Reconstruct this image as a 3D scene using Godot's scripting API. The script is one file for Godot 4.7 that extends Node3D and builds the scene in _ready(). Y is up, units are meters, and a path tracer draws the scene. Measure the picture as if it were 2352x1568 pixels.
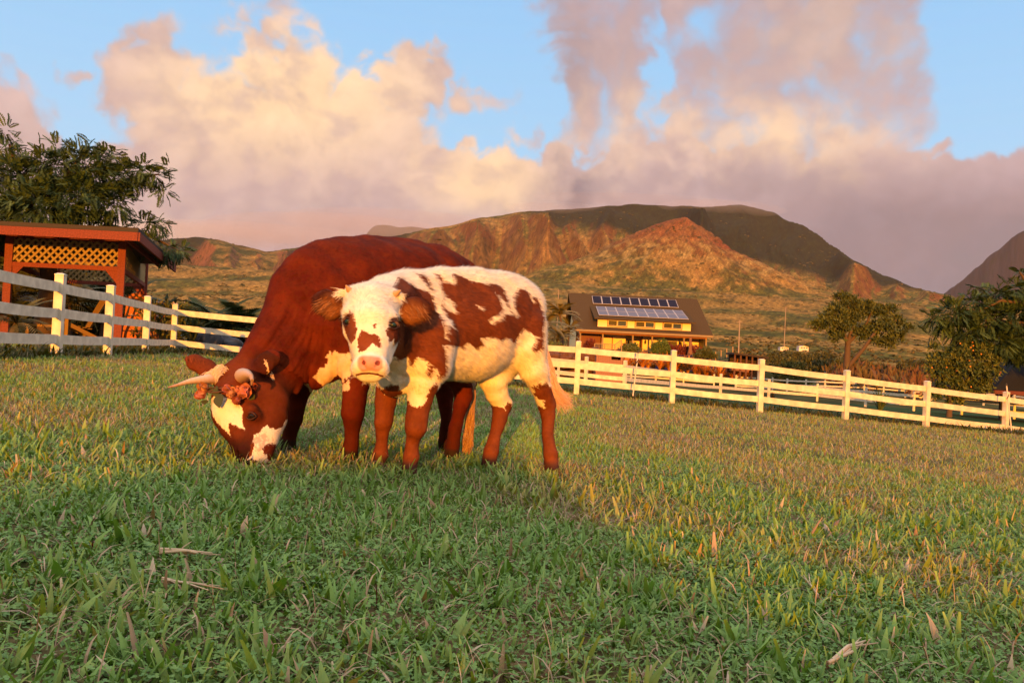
extends Node3D

# ---------------------------------------------------------------- helpers
const FOCAL := 1898.0
var cam_basis := Basis(Vector3.RIGHT, deg_to_rad(1.0)) * Basis(Vector3.BACK, deg_to_rad(2.8))
var cam_pos := Vector3(0, 0.58, 0)
var taken := {}
var rng := RandomNumberGenerator.new()
var nz := FastNoiseLite.new()
var nz2 := FastNoiseLite.new()
var nzf := FastNoiseLite.new()

func at(x: float, y: float, d: float) -> Vector3:
	return cam_pos + cam_basis * (Vector3((x - 1176.0) / FOCAL, (784.0 - y) / FOCAL, -1.0) * d)

func zc(x: float, y: float, d: float) -> Vector3:   # the same, measured in the enlargement that the animals were drawn from
	return at(357.5 + x * 0.416, 526.8 + y * 0.416, d)

func numbered(called: String) -> String:
	var n: int = taken.get(called, 0)
	taken[called] = n + 1
	return called if n == 0 else "%s_%03d" % [called, n]

func tag(o: Node, label: String, category: String, group := "", kind := "") -> Node:
	if label: o.set_meta("label", label)
	if category: o.set_meta("category", category)
	if group: o.set_meta("group", group)
	if kind: o.set_meta("kind", kind)
	return o

func thing(called: String, label: String, category: String, where := Vector3.ZERO, turn := 0.0, group := "") -> Node3D:
	var o := Node3D.new()
	o.name = numbered(called)
	add_child(o)
	o.position = where
	o.rotation.y = turn
	tag(o, label, category, group)
	return o

func obj(called: String, mesh: Mesh, m: Material, parent: Node = null) -> MeshInstance3D:
	var o := MeshInstance3D.new()
	o.mesh = mesh
	o.material_override = m
	if parent == null:
		o.name = numbered(called)
		add_child(o)
	else:
		o.name = called
		parent.add_child(o, true)
	return o

func struct(called: String, mesh: Mesh, m: Material) -> MeshInstance3D:
	var o := obj(called, mesh, m)
	o.set_meta("kind", "structure")
	return o

func lin(r: float, g: float, b: float) -> Color:
	return Color(r, g, b).linear_to_srgb()

func mat(c: Color, rough := 0.85, spec := 0.4) -> StandardMaterial3D:   # c is linear
	var m := StandardMaterial3D.new()
	m.albedo_color = Color(c.r, c.g, c.b).linear_to_srgb()
	m.roughness = rough
	m.metallic_specular = spec
	return m

func vmat(rough := 0.9, spec := 0.3) -> StandardMaterial3D:
	var m := StandardMaterial3D.new()
	m.vertex_color_use_as_albedo = true
	m.roughness = rough
	m.metallic_specular = spec
	return m

func leafmat(back: Color, rough := 0.6) -> StandardMaterial3D:
	var m := vmat(rough, 0.35)
	m.cull_mode = BaseMaterial3D.CULL_DISABLED
	m.backlight_enabled = true
	m.backlight = back
	return m

func noise_tex(freq: float, size: int, lo: Color, hi: Color, seed_: int, octaves := 4) -> NoiseTexture2D:
	var n := FastNoiseLite.new()
	n.noise_type = FastNoiseLite.TYPE_SIMPLEX
	n.frequency = freq
	n.fractal_octaves = octaves
	n.seed = seed_
	var t := NoiseTexture2D.new()
	t.width = size
	t.height = size
	t.seamless = true
	t.noise = n
	var g := Gradient.new()
	g.set_color(0, lo)
	g.set_color(1, hi)
	t.color_ramp = g
	return t

func grain(m: StandardMaterial3D, scale: float, lo: float, hi: float, seed_: int, freq := 0.02) -> StandardMaterial3D:
	m.albedo_texture = noise_tex(freq, 256, Color(lo, lo, lo), Color(hi, hi, hi), seed_, 5)
	m.uv1_triplanar = true
	m.uv1_world_triplanar = true
	m.uv1_scale = Vector3.ONE * scale
	return m

func st_new() -> SurfaceTool:
	var st := SurfaceTool.new()
	st.begin(Mesh.PRIMITIVE_TRIANGLES)
	return st

func quad(st: SurfaceTool, a: Vector3, b: Vector3, c: Vector3, d: Vector3) -> void:   # clockwise seen from the front
	var n := (c - a).cross(b - a)
	if n.length_squared() < 1e-14: n = (d - a).cross(c - a)
	n = n.normalized()
	for p in [a, b, c, a, c, d]:
		st.set_normal(n)
		st.add_vertex(p)

func tri(st: SurfaceTool, a: Vector3, b: Vector3, c: Vector3) -> void:
	var n := (c - a).cross(b - a).normalized()
	for p in [a, b, c]:
		st.set_normal(n)
		st.add_vertex(p)

func box(st: SurfaceTool, c: Vector3, s: Vector3, bas := Basis.IDENTITY) -> void:
	hexa(st, c, s, s, bas)

func hexa(st: SurfaceTool, c: Vector3, s: Vector3, s_top: Vector3, bas := Basis.IDENTITY) -> void:
	var p: Array[Vector3] = []
	for k in 8:
		var z := s if k < 4 else s_top
		var sx := -0.5 if (k & 3) in [0, 3] else 0.5
		var sz := -0.5 if (k & 3) in [0, 1] else 0.5
		p.append(c + bas * Vector3(sx * z.x, (-0.5 if k < 4 else 0.5) * s.y, sz * z.z))
	quad(st, p[4], p[5], p[6], p[7])
	quad(st, p[0], p[3], p[2], p[1])
	quad(st, p[0], p[1], p[5], p[4])
	quad(st, p[1], p[2], p[6], p[5])
	quad(st, p[2], p[3], p[7], p[6])
	quad(st, p[3], p[0], p[4], p[7])

func boxm(s: Vector3, c := Vector3.ZERO, bas := Basis.IDENTITY) -> ArrayMesh:
	var st := st_new()
	box(st, c, s, bas)
	return st.commit()

func frame_to(a: Vector3, b: Vector3, up := Vector3.UP) -> Basis:   # x runs from a to b
	var x := (b - a).normalized()
	var z := x.cross(up).normalized()
	return Basis(x, z.cross(x), z)

func bar(st: SurfaceTool, a: Vector3, b: Vector3, h: float, w: float, up := Vector3.UP) -> void:
	box(st, (a + b) * 0.5, Vector3(a.distance_to(b), h, w), frame_to(a, b, up))

func barm(a: Vector3, b: Vector3, h: float, w: float, up := Vector3.UP) -> ArrayMesh:
	var st := st_new()
	bar(st, a, b, h, w, up)
	return st.commit()

func tube(st: SurfaceTool, pts: Array, rad: Array, sides := 8, col := Color(-1, 0, 0)) -> void:
	var n := pts.size()
	var prev: Array[Vector3] = []
	var prevn: Array[Vector3] = []
	var ref := Vector3(0.31, 0.12, 0.94)
	for k in n:
		var a: Vector3 = pts[maxi(k - 1, 0)]
		var b: Vector3 = pts[mini(k + 1, n - 1)]
		var t := (b - a).normalized()
		if absf(t.dot(ref)) > 0.95: ref = Vector3(0.94, 0.31, 0.12)
		var u := (ref - t * ref.dot(t)).normalized()
		ref = u
		var v := t.cross(u)
		var ring: Array[Vector3] = []
		var nr: Array[Vector3] = []
		for j in sides + 1:
			var w := TAU * j / sides
			var q := u * cos(w) + v * sin(w)
			ring.append((pts[k] as Vector3) + q * float(rad[k]))
			nr.append(q)
		if k > 0:
			for j in sides:
				var vs := [prev[j], ring[j + 1], prev[j + 1], prev[j], ring[j], ring[j + 1]]
				var ns := [prevn[j], nr[j + 1], prevn[j + 1], prevn[j], nr[j], nr[j + 1]]
				for i in 6:
					if col.r >= 0: st.set_color(col)
					st.set_normal(ns[i])
					st.add_vertex(vs[i])
		prev = ring
		prevn = nr
	for e in 2:
		var c: Vector3 = pts[0] if e == 0 else pts[n - 1]
		if float(rad[0 if e == 0 else n - 1]) < 0.001: continue
		var ringe: Array[Vector3] = []
		var tt: Vector3 = ((pts[1] as Vector3) - c if e == 0 else c - (pts[n - 2] as Vector3)).normalized()
		if e == 1: ringe = prev
		else: continue
		for j in sides:
			for q in [c, ringe[j + 1], ringe[j]]:
				if col.r >= 0: st.set_color(col)
				st.set_normal(tt)
				st.add_vertex(q)

func tubem(pts: Array, rad: Array, sides := 8) -> ArrayMesh:
	var st := st_new()
	tube(st, pts, rad, sides)
	return st.commit()

func multi(called: String, mesh: Mesh, xf: Array[Transform3D], cols: PackedColorArray, m: Material, parent: Node = null, kind := "stuff") -> MultiMeshInstance3D:
	var mm := MultiMesh.new()
	mm.transform_format = MultiMesh.TRANSFORM_3D
	mm.use_colors = true
	mm.mesh = mesh
	mm.instance_count = xf.size()
	for k in xf.size():
		mm.set_instance_transform(k, xf[k])
		mm.set_instance_color(k, cols[k])
	var o := MultiMeshInstance3D.new()
	o.multimesh = mm
	o.material_override = m
	if parent == null:
		o.name = numbered(called)
		add_child(o)
	else:
		o.name = called
		parent.add_child(o, true)
	if kind: o.set_meta("kind", kind)
	return o

func rnd(a: float, b: float) -> float:
	return rng.randf_range(a, b)

func rdir() -> Vector3:
	while true:
		var v := Vector3(rnd(-1, 1), rnd(-1, 1), rnd(-1, 1))
		var l := v.length_squared()
		if l < 1.0 and l > 0.01: return v / sqrt(l)
	return Vector3.UP

func table(xs: PackedFloat32Array, ys: PackedFloat32Array, x: float) -> float:
	var n := xs.size()
	if x <= xs[0]: return ys[0]
	if x >= xs[n - 1]: return ys[n - 1]
	var k := 1
	while xs[k] < x: k += 1
	var t := (x - xs[k - 1]) / (xs[k] - xs[k - 1])
	t = t * t * (3.0 - 2.0 * t) * 0.5 + t * 0.5
	return lerpf(ys[k - 1], ys[k], t)

# ---------------------------------------------------------------- start
func _ready() -> void:
	rng.seed = 7
	nz.seed = 3; nz.frequency = 1.0; nz.fractal_octaves = 5
	nz2.seed = 11; nz2.frequency = 1.0; nz2.fractal_octaves = 3
	nzf.seed = 21; nzf.frequency = 1.0; nzf.fractal_type = FastNoiseLite.FRACTAL_RIDGED; nzf.fractal_octaves = 2
	setup_camera_and_light()
	var t0 := Time.get_ticks_msec()
	for step in [build_sky, build_ground, build_fences, build_pavilion, build_house, build_yard, build_trees, build_shade_hedge, build_calf, build_cow, build_grass]:
		(step as Callable).call()
		print((step as Callable).get_method(), " ", Time.get_ticks_msec() - t0)

var env := Environment.new()

func setup_camera_and_light() -> void:
	var cam := Camera3D.new()
	cam.name = "camera"
	cam.position = cam_pos
	cam.basis = cam_basis
	cam.fov = rad_to_deg(2.0 * atan(784.0 / FOCAL))
	cam.near = 0.05
	cam.far = 9000.0
	add_child(cam)
	cam.current = true
	var we := WorldEnvironment.new()
	we.name = "world"
	we.environment = env
	add_child(we)
	env.background_mode = Environment.BG_SKY
	env.tonemap_mode = Environment.TONE_MAPPER_LINEAR
	env.tonemap_exposure = 1.55
	env.background_energy_multiplier = 1.45
	env.sdfgi_enabled = true
	env.ssao_enabled = true
	env.ssil_enabled = true
	env.fog_enabled = true
	env.volumetric_fog_enabled = true
	env.volumetric_fog_density = 0.0
	env.fog_density = 0.00003
	env.fog_light_color = Color(0.90, 0.80, 0.74)
	var sun := DirectionalLight3D.new()
	sun.name = "sun"
	sun.light_energy = 1.6
	sun.light_color = Color(1.0, 0.62, 0.16)
	sun.light_angular_distance = 0.5
	sun.shadow_enabled = true
	sun.directional_shadow_max_distance = 200.0
	sun.rotation = Vector3(deg_to_rad(-6.0), deg_to_rad(-2.0), 0)   # low behind the camera, light going a little to the right
	add_child(sun)

# ---------------------------------------------------------------- sky
func gauss(x: float, y: float, cx: float, cy: float, sx: float, sy: float) -> float:
	var a := (x - cx) / sx
	var b := (y - cy) / sy
	return exp(-a * a - b * b)

func soft(a: float, b: float, x: float) -> float:
	var t := clampf((x - a) / (b - a), 0.0, 1.0)
	return t * t * (3.0 - 2.0 * t)

func sky_color(dir: Vector3) -> Color:
	var el := asin(clampf(dir.y, -1, 1))
	# clear air
	var up := clampf(dir.y, 0.0, 1.0)
	var air := Color(0.40, 0.72, 0.95).lerp(Color(0.11, 0.36, 0.80), clampf(up * 1.35 - 0.10, 0.0, 1.0))
	var toward := clampf(dir.dot(Vector3(-0.07, 0.10, 0.99)), 0.0, 1.0)
	air = air.lerp(Color(1.0, 0.62, 0.26), 0.85 * pow(toward, 2.5) * exp(-up * 2.5))
	air = air.lerp(Color(0.42, 0.66, 0.95), soft(0.48, 0.8, up))
	# clouds: banks over the hills, broken further up
	var c := cam_basis.inverse() * dir
	var p := dir * 3.0
	var w1 := nz.get_noise_3d(p.x * 1.6, p.y * 1.6, p.z * 1.6)
	var w2 := nz.get_noise_3d(p.x * 1.6 + 31.0, p.y * 1.6, p.z * 1.6)
	var f1 := nz.get_noise_3d(p.x * 3.1 + w1 * 0.8, p.y * 3.1 + w2 * 0.8, p.z * 3.1 + 9.0)
	var cover := 0.62 * exp(-up * 1.8) + 0.18 + 0.22 * soft(0.5, 0.75, up) + 0.25 * nz2.get_noise_3d(p.x * 0.5, p.y * 0.9, p.z * 0.5)
	var warm := 0.12 + 0.5 * nz2.get_noise_3d(p.x * 0.8 + 5.0, p.y, p.z * 0.8)
	var dark := 1.0 * exp(-up * 2.0) + 0.05
	var wispy := 1.0
	if c.z < -0.35:
		var x := 1176.0 + FOCAL * c.x / -c.z
		var y := 784.0 + FOCAL * c.y / c.z
		var inside := soft(-900, -250, x) * (1.0 - soft(2600, 3200, x)) * soft(-900, -300, y)
		if inside > 0.001:
			var fw := nz.get_noise_3d(p.x * 8.0 + 3.0, p.y * 8.0 + w1, p.z * 8.0)
			var fv := nz.get_noise_3d(p.x * 8.0 - 9.0, p.y * 8.0 + w2, p.z * 8.0)
			var wx := x + 55.0 * w1 + 60.0 * f1 + 42.0 * fw
			var wy := y + 45.0 * w2 + 55.0 * f1 + 42.0 * fv
			var k := 0.0
			# the tall pale bank on the left
			k = maxf(k, 1.3 * gauss(wx, wy, 560, 330, 420, 250))
			k = maxf(k, 1.25 * gauss(wx, wy, 800, 330, 270, 200))
			k = maxf(k, 1.2 * gauss(wx, wy, 340, 180, 170, 150))
			k = maxf(k, 1.15 * gauss(wx, wy, 930, 170, 130, 110))
			k = maxf(k, 1.15 * gauss(wx, wy, 640, 190, 190, 140))
			k = maxf(k, 0.85 * gauss(wx, wy, 1000, 105, 60, 50))
			k = maxf(k, 1.0 * gauss(wx, wy, -60, 290, 230, 170))
			k = maxf(k, 0.85 * gauss(wx, wy, 150, 160, 130, 40))
			k = maxf(k, 0.66 * gauss(wx, wy, 660, 55, 70, 90))
			k = maxf(k, 0.64 * gauss(wx, wy, 880, 10, 70, 60))
			# low bank along the hills
			k = maxf(k, 1.3 * soft(230, 380, wy) * (1.0 - 0.9 * soft(1010, 1100, wx) * (1.0 - soft(280, 360, wy))))
			k = maxf(k, 1.25 * soft(290, 420, wy))
			# the grey veil on the right
			var veil := soft(1160, 1330, wx + (300.0 - wy) * 0.10) * (1.0 - soft(2070, 2210, wx))
			k = maxf(k, 1.02 * veil * (1.0 - 0.46 * gauss(wx, wy, 1512, 190, 26, 170) - 0.34 * gauss(x, y, 1600, 60, 50, 50)))
			k = maxf(k, 0.92 * gauss(wx, wy, 1120, 225, 120, 50))
			k = maxf(k, 0.90 * gauss(wx, wy, 1190, 300, 60, 50))
			k = maxf(k, 0.5 * gauss(wx, wy, 2250, 250, 120, 40))
			k = maxf(k, 1.2 * soft(250, 430, wy - (2352 - wx) * 0.1) * soft(1950, 2250, wx))
			k = maxf(k * 0.62, 0.05)
			cover = lerpf(cover, k, inside)
			var glow := 1.1 * gauss(x, y, 660, 210, 420, 200) + 0.75 * gauss(x, y, 1140, 390, 130, 90)
			glow += 0.78 * gauss(wx, wy, 1790, 315, 300, 95) + 0.35 * gauss(wx, wy, 1400, 300, 120, 120) + 0.5 * gauss(wx, wy, 330, 545, 160, 60) + 0.35 * gauss(wx, wy, 1950, 90, 260, 120)
			glow += 0.45 * gauss(wx, wy, 1090, 450, 180, 60)
			var gray := 1.15 * soft(300, 560, y) * soft(1450, 2050, x) + 0.30 * soft(1150, 1300, x) * soft(350, 100, y) + 0.75 * gauss(wx, wy, 1340, 430, 70, 60) + 0.35 * gauss(wx, wy, 1290, 160, 80, 160)
			gray += 0.42 * gauss(wx, wy, 1560, 440, 330, 50) + 0.3 * gauss(wx, wy, 700, 520, 260, 60) + 0.22 * gauss(wx, wy, 60, 340, 200, 80)
			warm = lerpf(warm, glow + 0.16 * f1, inside)
			dark = lerpf(dark, gray + 0.25 * f1, inside)
			wispy = lerpf(1.0, 0.60, inside * maxf(veil, soft(1000, 1100, x)))
	var fine := nz.get_noise_3d(p.x * 9.0 + w2, p.y * 9.0 + w1, p.z * 9.0)
	var a := soft(0.27, 0.27 + 0.30 / wispy, cover + 0.19 * f1 + 0.11 * fine)
	var base := Color(0.545, 0.400, 0.415)
	var lit := Color(0.97, 0.675, 0.415)
	var gr := Color(0.265, 0.215, 0.240)
	var col := base.lerp(lit, clampf(warm, 0.0, 1.0)).lerp(gr, clampf(dark, 0.0, 1.0))
	var mid := nz.get_noise_3d(p.x * 5.2 + 20.0 + w2 * 0.6, p.y * 6.4, p.z * 5.2 + w1 * 0.6)
	col = col * (1.0 + 0.15 * f1 + 0.09 * fine + 0.16 * mid)
	col = col.lerp(base * (0.95 + 0.1 * fine), clampf(0.10 - 0.9 * mid, 0.0, 0.45) * (1.0 - dark * 0.6))
	col = col.lerp(Color(0.86, 0.82, 0.84), 0.75 * soft(0.45, 0.75, up))
	col = col.lerp(Color(1.0, 0.66, 0.32), 0.7 * pow(toward, 2.0))
	var edge := soft(0.0, 1.0, a)
	return air.lerp(col, edge) * (1.0 + 0.5 * soft(-0.1, 0.8, dir.z) * soft(0.22, 0.5, up) + 0.6 * soft(0.48, 0.8, up))  # unseen sky behind and overhead brightened as added fill light

func build_sky() -> void:
	var w := 1024
	var h := 512
	var im := Image.create(w, h, false, Image.FORMAT_RGB8)
	im.fill(Color(0.35, 0.27, 0.22))
	for j in h / 2 + 2:
		var th := PI * (j + 0.5) / h
		for i in w:
			var ph := TAU * (i + 0.5) / w
			im.set_pixel(i, j, (sky_color(Vector3(sin(th) * sin(ph), cos(th), -sin(th) * cos(ph))) * 0.5).clamp().linear_to_srgb())
	im.resize(4096, 2048, Image.INTERPOLATE_BILINEAR)
	# the same sky once more, finer, where it is seen enlarged
	for j in range(640, 1030):
		var th := PI * (j + 0.5) / 2048
		for i in range(-420, 420):
			var ph := TAU * (i + 0.5) / 4096
			im.set_pixel(posmod(i, 4096), j, (sky_color(Vector3(sin(th) * sin(ph), cos(th), -sin(th) * cos(ph))) * 0.5).clamp().linear_to_srgb())
	var pm := PanoramaSkyMaterial.new()
	pm.panorama = ImageTexture.create_from_image(im)
	var s := Sky.new()
	s.sky_material = pm
	env.sky = s

# ---------------------------------------------------------------- ground and hills
var ridge_u := PackedFloat32Array()
var ridge_e := PackedFloat32Array()
var ridge_d := PackedFloat32Array()

func setup_ridges() -> void:
	# (bearing, height, distance in km) of the skyline, as read off the picture
	var pts := [[-300, 560, 26], [100, 566, 26], [300, 556, 26], [390, 546, 26], [440, 541, 26], [485, 549, 26], [535, 561, 26], [600, 575, 26], [650, 571, 26.5], [720, 553, 27], [800, 545, 28],
		[880, 541, 29], [1000, 520, 30], [1100, 497, 30], [1200, 483, 30], [1300, 477, 30], [1400, 470, 30], [1440, 465, 30], [1520, 470, 30], [1600, 472, 30], [1690, 467, 30], [1760, 483, 30],
		[1800, 505, 30], [1830, 513, 29.5], [1860, 530, 29], [1900, 560, 28], [1960, 600, 26], [2030, 632, 24], [2100, 660, 22], [2160, 674, 21], [2250, 700, 20], [2400, 745, 19], [2700, 790, 18]]
	for p in pts:
		ridge_u.append((p[0] - 1176.0) / FOCAL)
		ridge_e.append((817.0 + (p[0] - 1176.0) * 0.0489 - p[1]) / FOCAL)
		ridge_d.append(p[2] * 100.0)

func lay(x: float, d: float) -> float:   # height of the ground; d runs away from the camera
	var near := -0.0099 * d - 0.0511 * 40.0 * tanh(x / 40.0)
	if d < 42.0: return near
	var far := -1.2 + 6.5e-5 * minf(d, 1300.0) * minf(d, 1300.0)
	if d > 1300.0: far += 70.0 * (1.0 - exp(-(d - 1300.0) / 500.0))
	var y := lerpf(near, far, soft(40.0, 150.0, d))
	if d < 200.0:   # the terrace that the house stands on
		y += 2.7 * (1.0 - soft(10.0, 16.0, absf(x - 16.5))) * soft(86.0, 90.5, d) * (1.0 - soft(115.0, 150.0, d))
		return y
	return y

func hill(x: float, d: float) -> float:
	var y := lay(x, d)
	if d < 120.0: return y
	var far_k := soft(120.0, 700.0, d)
	y += far_k * (9.0 * nz.get_noise_2d(x * 0.0022, d * 0.0022) + 1.6 * nz.get_noise_2d(x * 0.012, d * 0.012))
	if d < 900.0: return y
	var u := x / d
	# the long ridge with its spurs and gullies
	var rd := table(ridge_u, ridge_d, u)
	var re := table(ridge_u, ridge_e, u) * rd
	var t := d / rd
	var warp := nz2.get_noise_2d(u * 4.0, d * 0.0011)
	var fold := nzf.get_noise_2d(u * 5.2 + warp * 0.12, 3.7 + d * 0.00012)
	var fold2 := nz.get_noise_2d(u * 26.0 + warp * 0.5, d * 0.0009)
	var ft := clampf((t - 0.56) / 0.44, 0.0, 1.0)
	var amp := sin(PI * clampf(ft, 0.0, 1.0))
	var g := clampf(ft + amp * (0.34 * (fold - 0.1) + 0.05 * fold2), 0.0, 1.0)
	var m := re * pow(g, 1.05)
	if t > 1.0: m = re * maxf(1.0 - (t - 1.0) * 2.2, 0.0)
	m = minf(m, d * re / rd * (0.985 if t < 0.97 else 1.0))
	m += 2.5 * nz.get_noise_2d(x * 0.02, d * 0.02) * soft(0.7, 1.0, t)
	y = maxf(y, m) + 10.0 * exp(-absf(y - m) / 14.0)
	# red pointed knoll in front of it
	var kx := x - 402.0
	var kz := d - 2000.0
	var r := sqrt(kx * kx + kz * kz) + 0.001
	var side := kx / r
	var slope := 0.56 + 0.30 * maxf(side, 0.0) - 0.02 * maxf(-side, 0.0)
	var rr := r + 26.0 * nz.get_noise_2d(atan2(kz, kx) * 3.0, 4.0) * minf(r / 150.0, 1.0)
	var kn := 372.0 - slope * rr - 16.0 * (exp(-rr / 30.0))
	if rr > 130.0 and side > 0: kn += (rr - 130.0) * 0.42 * side
	if rr > 250.0 and side < 0: kn += (rr - 250.0) * 0.16 * -side
	kn += 5.0 * nz.get_noise_2d(x * 0.012, d * 0.012)
	y = maxf(y, kn) + 7.0 * exp(-absf(y - kn) / 12.0)
	# misty mountain on the far right
	var eu := u - 0.515
	if eu > -0.1:
		var s2 := 3600.0
		var h2 := s2 * (0.095 + clampf(eu, -0.1, 0.5) * (0.95 - 0.5 * clampf(eu, 0.0, 0.5))) + 14.0 * nz.get_noise_2d(u * 30.0, 2.0)
		var ft2 := clampf((d - 2500.0) / 1100.0, 0.0, 1.0)
		var m2 := h2 * pow(ft2, 0.9)
		if d > s2: m2 = h2 * maxf(1.0 - (d - s2) / 1200.0, 0.0)
		y = maxf(y, m2)
	# distant ridge left of centre
	var e3 := (0.147 + 0.012 * nz2.get_noise_2d(u * 9.0, 8.0)) * soft(-0.26, -0.17, u) * (1.0 - soft(-0.06, 0.03, u))
	if e3 > 0.0:
		var m3 := 4200.0 * e3 * (1.0 - absf(d - 4200.0) / 1100.0)
		y = maxf(y, m3)
	return y

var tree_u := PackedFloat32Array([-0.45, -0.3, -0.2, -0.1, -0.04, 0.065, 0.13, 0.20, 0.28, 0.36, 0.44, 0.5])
var tree_e := PackedFloat32Array([0.113, 0.108, 0.105, 0.140, 0.162, 0.150, 0.143, 0.138, 0.122, 0.104, 0.088, 0.08])  # lower edge of the dark cap: wood plus painted cloud shadow

func hill_color(x: float, d: float, y: float, ny: float) -> Color:
	var n1 := nz.get_noise_3d(x * 0.006 + 40.0, y * 0.008, d * 0.005)
	var n2 := nz.get_noise_3d(x * 0.035, y * 0.05, d * 0.016 + 7.0)
	var n4 := nz.get_noise_3d(x * 0.11, y * 0.14, d * 0.05 + 3.0)
	var n3 := nz2.get_noise_2d(x * 0.0018 + 3.0, d * 0.0018)
	var dry := Color(0.50, 0.285, 0.066)
	var olive := Color(0.205, 0.180, 0.032)
	var red := Color(0.36, 0.110, 0.036)
	var scrub := Color(0.055, 0.068, 0.018)
	var wood := Color(0.022, 0.028, 0.012)  # wood colour, darkened for the cloud shadow on the tops
	var c := dry.lerp(olive, soft(-0.25, 0.30, n1 + n3 * 0.5 + 0.08))
	c = c.lerp(dry * 1.25, soft(0.14, 0.36, n2 - n1 * 0.3))
	c = c.lerp(scrub * 1.2, 0.7 * soft(0.12, 0.34, -n2 + n1 * 0.3))
	if d < 200.0:
		c = c.lerp(Color(0.13, 0.125, 0.04), 1.0 - soft(100.0, 170.0, d))
	var u := x / maxf(d, 1.0)
	if d > 1500.0:
		var steep := 1.0 - soft(0.72, 0.93, ny)
		c = c.lerp(red, steep * (0.55 + 0.6 * n1))
		# bare red soil on the knoll
		var kr := sqrt(pow(x - 402.0, 2.0) + pow(d - 2000.0, 2.0))
		c = c.lerp(red.lerp(Color(0.42, 0.095, 0.035), soft(0.1, 0.4, n2)), (1.0 - soft(110.0, 300.0, kr)) * (0.75 + 0.5 * n1))
		var ks := (1.0 - soft(180.0, 420.0, kr)) * soft(120.0, 240.0, kr)
		c = c.lerp(Color(0.62, 0.41, 0.12), ks * soft(-0.05, 0.3, n2 + n1 * 0.4))
		if u < -0.2:
			c = c.lerp(Color(0.38, 0.165, 0.075), steep)
			c = c.lerp(scrub * 1.3, soft(0.0, 0.25, n2 + n1) * 0.7)
		# ferny wood, reaching down the gullies; cloud shadow is put into its dark colour
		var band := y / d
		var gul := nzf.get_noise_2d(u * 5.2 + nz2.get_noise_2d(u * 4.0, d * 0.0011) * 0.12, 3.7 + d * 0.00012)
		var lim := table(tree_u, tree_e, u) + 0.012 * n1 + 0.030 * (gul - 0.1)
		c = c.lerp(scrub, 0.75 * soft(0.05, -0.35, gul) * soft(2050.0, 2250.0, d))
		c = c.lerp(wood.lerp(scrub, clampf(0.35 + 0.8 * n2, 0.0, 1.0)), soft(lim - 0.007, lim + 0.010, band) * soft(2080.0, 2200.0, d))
		if u > 0.49 and d > 2450.0: c = Color(0.085, 0.066, 0.068)  # haze and cloud shadow on this mountain put into its grey
	c = c.lerp(scrub, soft(0.28, 0.42, nz.get_noise_3d(x * 0.05 + 9.0, y * 0.06, d * 0.03)) * 0.65)
	return c * (1.0 + 0.55 * n4)

func grid_mesh(xs: Array, ds: Array, fan: bool, height: Callable, color: Callable) -> ArrayMesh:
	var nx := xs.size()
	var nd := ds.size()
	var v := PackedVector3Array()
	var nn := PackedVector3Array()
	var cc := PackedColorArray()
	var ix := PackedInt32Array()
	v.resize(nx * nd)
	nn.resize(nx * nd)
	cc.resize(nx * nd)
	for j in nd:
		var d: float = ds[j]
		for i in nx:
			var x: float = xs[i] * (d if fan else 1.0)
			v[j * nx + i] = Vector3(x, height.call(x, d), -d)
	for j in nd:
		for i in nx:
			var k := j * nx + i
			var a := v[j * nx + mini(i + 1, nx - 1)] - v[j * nx + maxi(i - 1, 0)]
			var b := v[mini(j + 1, nd - 1) * nx + i] - v[maxi(j - 1, 0) * nx + i]
			nn[k] = a.cross(b).normalized()
			cc[k] = color.call(v[k].x, -v[k].z, v[k].y, nn[k].y)
	for j in nd - 1:
		for i in nx - 1:
			var k := j * nx + i
			ix.append_array([k, k + nx, k + nx + 1, k, k + nx + 1, k + 1])
	var arr := []
	arr.resize(Mesh.ARRAY_MAX)
	arr[Mesh.ARRAY_VERTEX] = v
	arr[Mesh.ARRAY_NORMAL] = nn
	arr[Mesh.ARRAY_COLOR] = cc
	arr[Mesh.ARRAY_INDEX] = ix
	var am := ArrayMesh.new()
	am.add_surface_from_arrays(Mesh.PRIMITIVE_TRIANGLES, arr)
	return am

func bumpy(x: float, d: float) -> float:
	return lay(x, d) + 0.018 * nz2.get_noise_2d(x * 1.3, d * 1.3) - (0.06 if d > 58.0 else 0.0)

func lawn_color(x: float, d: float, _y: float, _ny: float) -> Color:
	var n := nz.get_noise_2d(x * 0.5, d * 0.35)
	var c := Color(0.11, 0.12, 0.040).lerp(Color(0.26, 0.17, 0.085), soft(-0.2, 0.35, n))
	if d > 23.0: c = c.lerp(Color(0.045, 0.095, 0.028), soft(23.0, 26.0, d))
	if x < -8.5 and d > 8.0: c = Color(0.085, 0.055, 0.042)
	return c

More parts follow.
